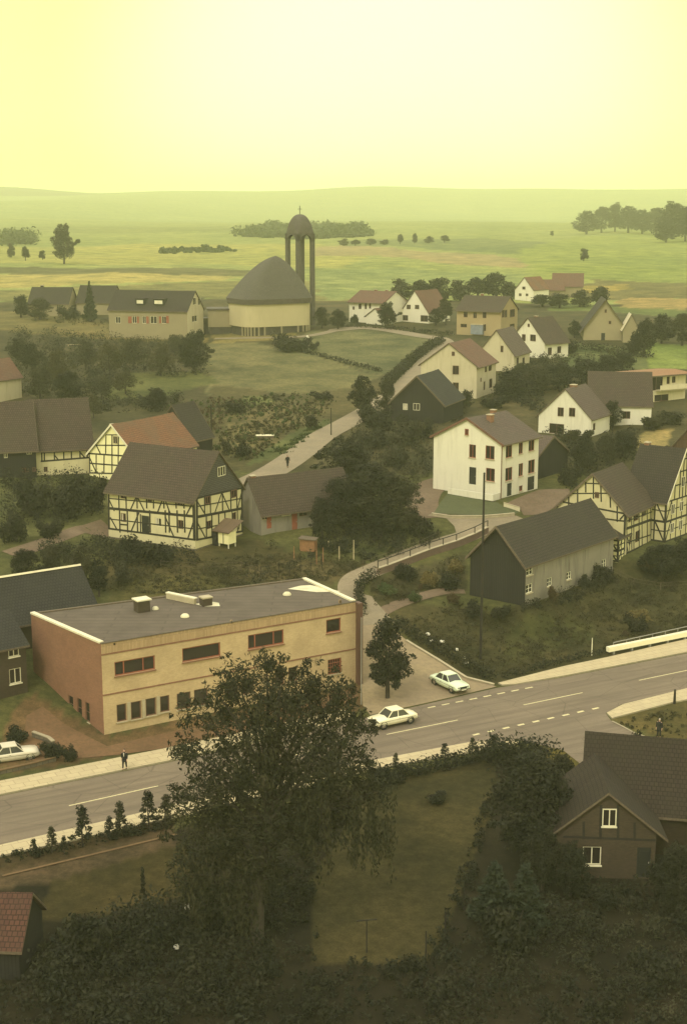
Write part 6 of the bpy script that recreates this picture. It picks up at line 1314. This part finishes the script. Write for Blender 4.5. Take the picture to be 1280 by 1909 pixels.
for i, (poly, n, h) in enumerate((([(440, 440), (500, 430), (560, 427), (640, 429), (700, 436), (680, 442), (600, 446), (500, 444)], 380, (5, 9)), ([(300, 468), (430, 464), (440, 470), (300, 474)], 90, (1, 2.6)), ([(10, 452), (60, 448), (60, 456), (10, 460)], 60, (6, 11)))):
    thicket('distant_wood', ['dim wooded rise behind the bell tower', 'dim scrub line in the left fields', 'dim wood at the far left', 'hazy woods on the far hillside'][i], poly, n, h, [2.2, 1.2, 1.6, 3.6][i], 'leaf_green', 60, 1.5, 90 + i, 'wood')

# scattered scrub that keeps the open ground from reading as mown lawn
for i, (poly, n, h, mt, lab) in enumerate((
  ([(200, 1100), (330, 1120), (560, 1090), (640, 1062), (590, 1030), (480, 1012), (460, 1040), (380, 1060), (230, 1070)], 45, (.6, 1.8), 'leaf_mid', 'scattered dark scrub in the gardens behind the brick building'),
  ([(720, 1150), (860, 1130), (950, 1160), (1100, 1110), (1140, 1080), (1290, 1075), (1290, 1120), (1100, 1160), (960, 1240), (880, 1240)], 40, (.6, 1.6), 'leaf_mid', 'scattered dark scrub on the plot by the tall pole'),
  ([(640, 860), (760, 800), (800, 820), (800, 890), (760, 930), (780, 960), (740, 900), (660, 890)], 170, (.4, 1.6), 'leaf_mid', 'scrub on the slope left of the white house'),
  ([(930, 740), (1010, 700), (1010, 800), (1060, 870), (1180, 840), (1190, 800), (1120, 815), (1010, 812), (1000, 770)], 150, (.6, 2.0), 'leaf_dark', 'scrub around the white gabled house'),
  ([(330, 820), (400, 840), (470, 870), (560, 800), (640, 740), (560, 735), (400, 740), (300, 760)], 500, (.15, .6), 'leaf_green', 'low green growth between the hillside vegetable beds'),
  ([(860, 760), (930, 735), (1000, 700), (1060, 680), (1000, 672), (930, 700), (925, 740)], 120, (.6, 2.2), 'leaf_dark', 'scrub below the cream house row'),
  ([(1040, 700), (1180, 690), (1170, 660), (1060, 650), (1000, 670)], 120, (.5, 2.0), 'leaf_mid', 'scrub on the slope under the ochre barn'),
  ([(60, 600), (190, 612), (340, 640), (350, 625), (200, 600), (60, 585)], 110, (.5, 1.8), 'leaf_olive', 'rough grass crest in front of the far left houses'),
  ([(560, 640), (600, 650), (560, 660), (500, 640), (510, 628)], 70, (.6, 2.2), 'leaf_dark', 'bushes below the church'))):
    thicket('undergrowth', lab, poly, n, h, .2 + .08 * (poly[0][1] < 800), mt, 24, 1.0, 120 + i)

for i, (poly, n, h, mt, lab) in enumerate((
  ([(1030, 1720), (1290, 1690), (1330, 1960), (1000, 1960)], 90, (.4, 1.4), 'leaf_mid', 'paler shrubs scattered through the garden at the lower right'),
  ([(150, 1790), (480, 1760), (520, 1960), (100, 1960)], 70, (.4, 1.5), 'leaf_dark', 'paler shrubs in the dark thicket at the lower left'),
  ([(560, 1500), (590, 1500), (590, 1800), (480, 1800), (480, 1700), (560, 1640)], 90, (.3, 1.0), 'leaf_near', 'weeds at the left edge of the brown meadow'),
  ([(900, 1500), (930, 1480), (880, 1660), (810, 1800), (780, 1800), (850, 1650)], 80, (.3, .9), 'leaf_near', 'weeds along the fence posts of the meadow'),
  ([(900, 1425), (1060, 1420), (1000, 1480), (920, 1480)], 50, (.5, 1.4), 'leaf_near', 'brush behind the corner hedge'))):
    thicket('undergrowth', lab, poly, n, h, .17, mt, 26, 1.0, 140 + i)

# ---------------------------------------------------------------- the hazy air
m = MB(); bm = bmesh.new(); bmesh.ops.create_cube(bm, size=1.0); me = bpy.data.meshes.new('haze'); bm.to_mesh(me); bm.free()
hz = bpy.data.objects.new('haze', me); C.objects.link(hz); hz.scale = (8800, 6900, 190); hz.location = (0, 3250, 90); tag(hz, 'pale yellow haze lying over the whole valley', 'haze', None, 'stuff')
hm = bpy.data.materials.new('haze'); hm.use_nodes = True; t = hm.node_tree; t.nodes.clear(); out = t.nodes.new('ShaderNodeOutputMaterial'); pv = t.nodes.new('ShaderNodeVolumePrincipled')
pv.inputs['Color'].default_value = (.94, 1.0, .66, 1); pv.inputs['Density'].default_value = .00029; pv.inputs['Anisotropy'].default_value = .2
t.links.new(pv.outputs[0], out.inputs['Volume']); me.materials.append(hm)
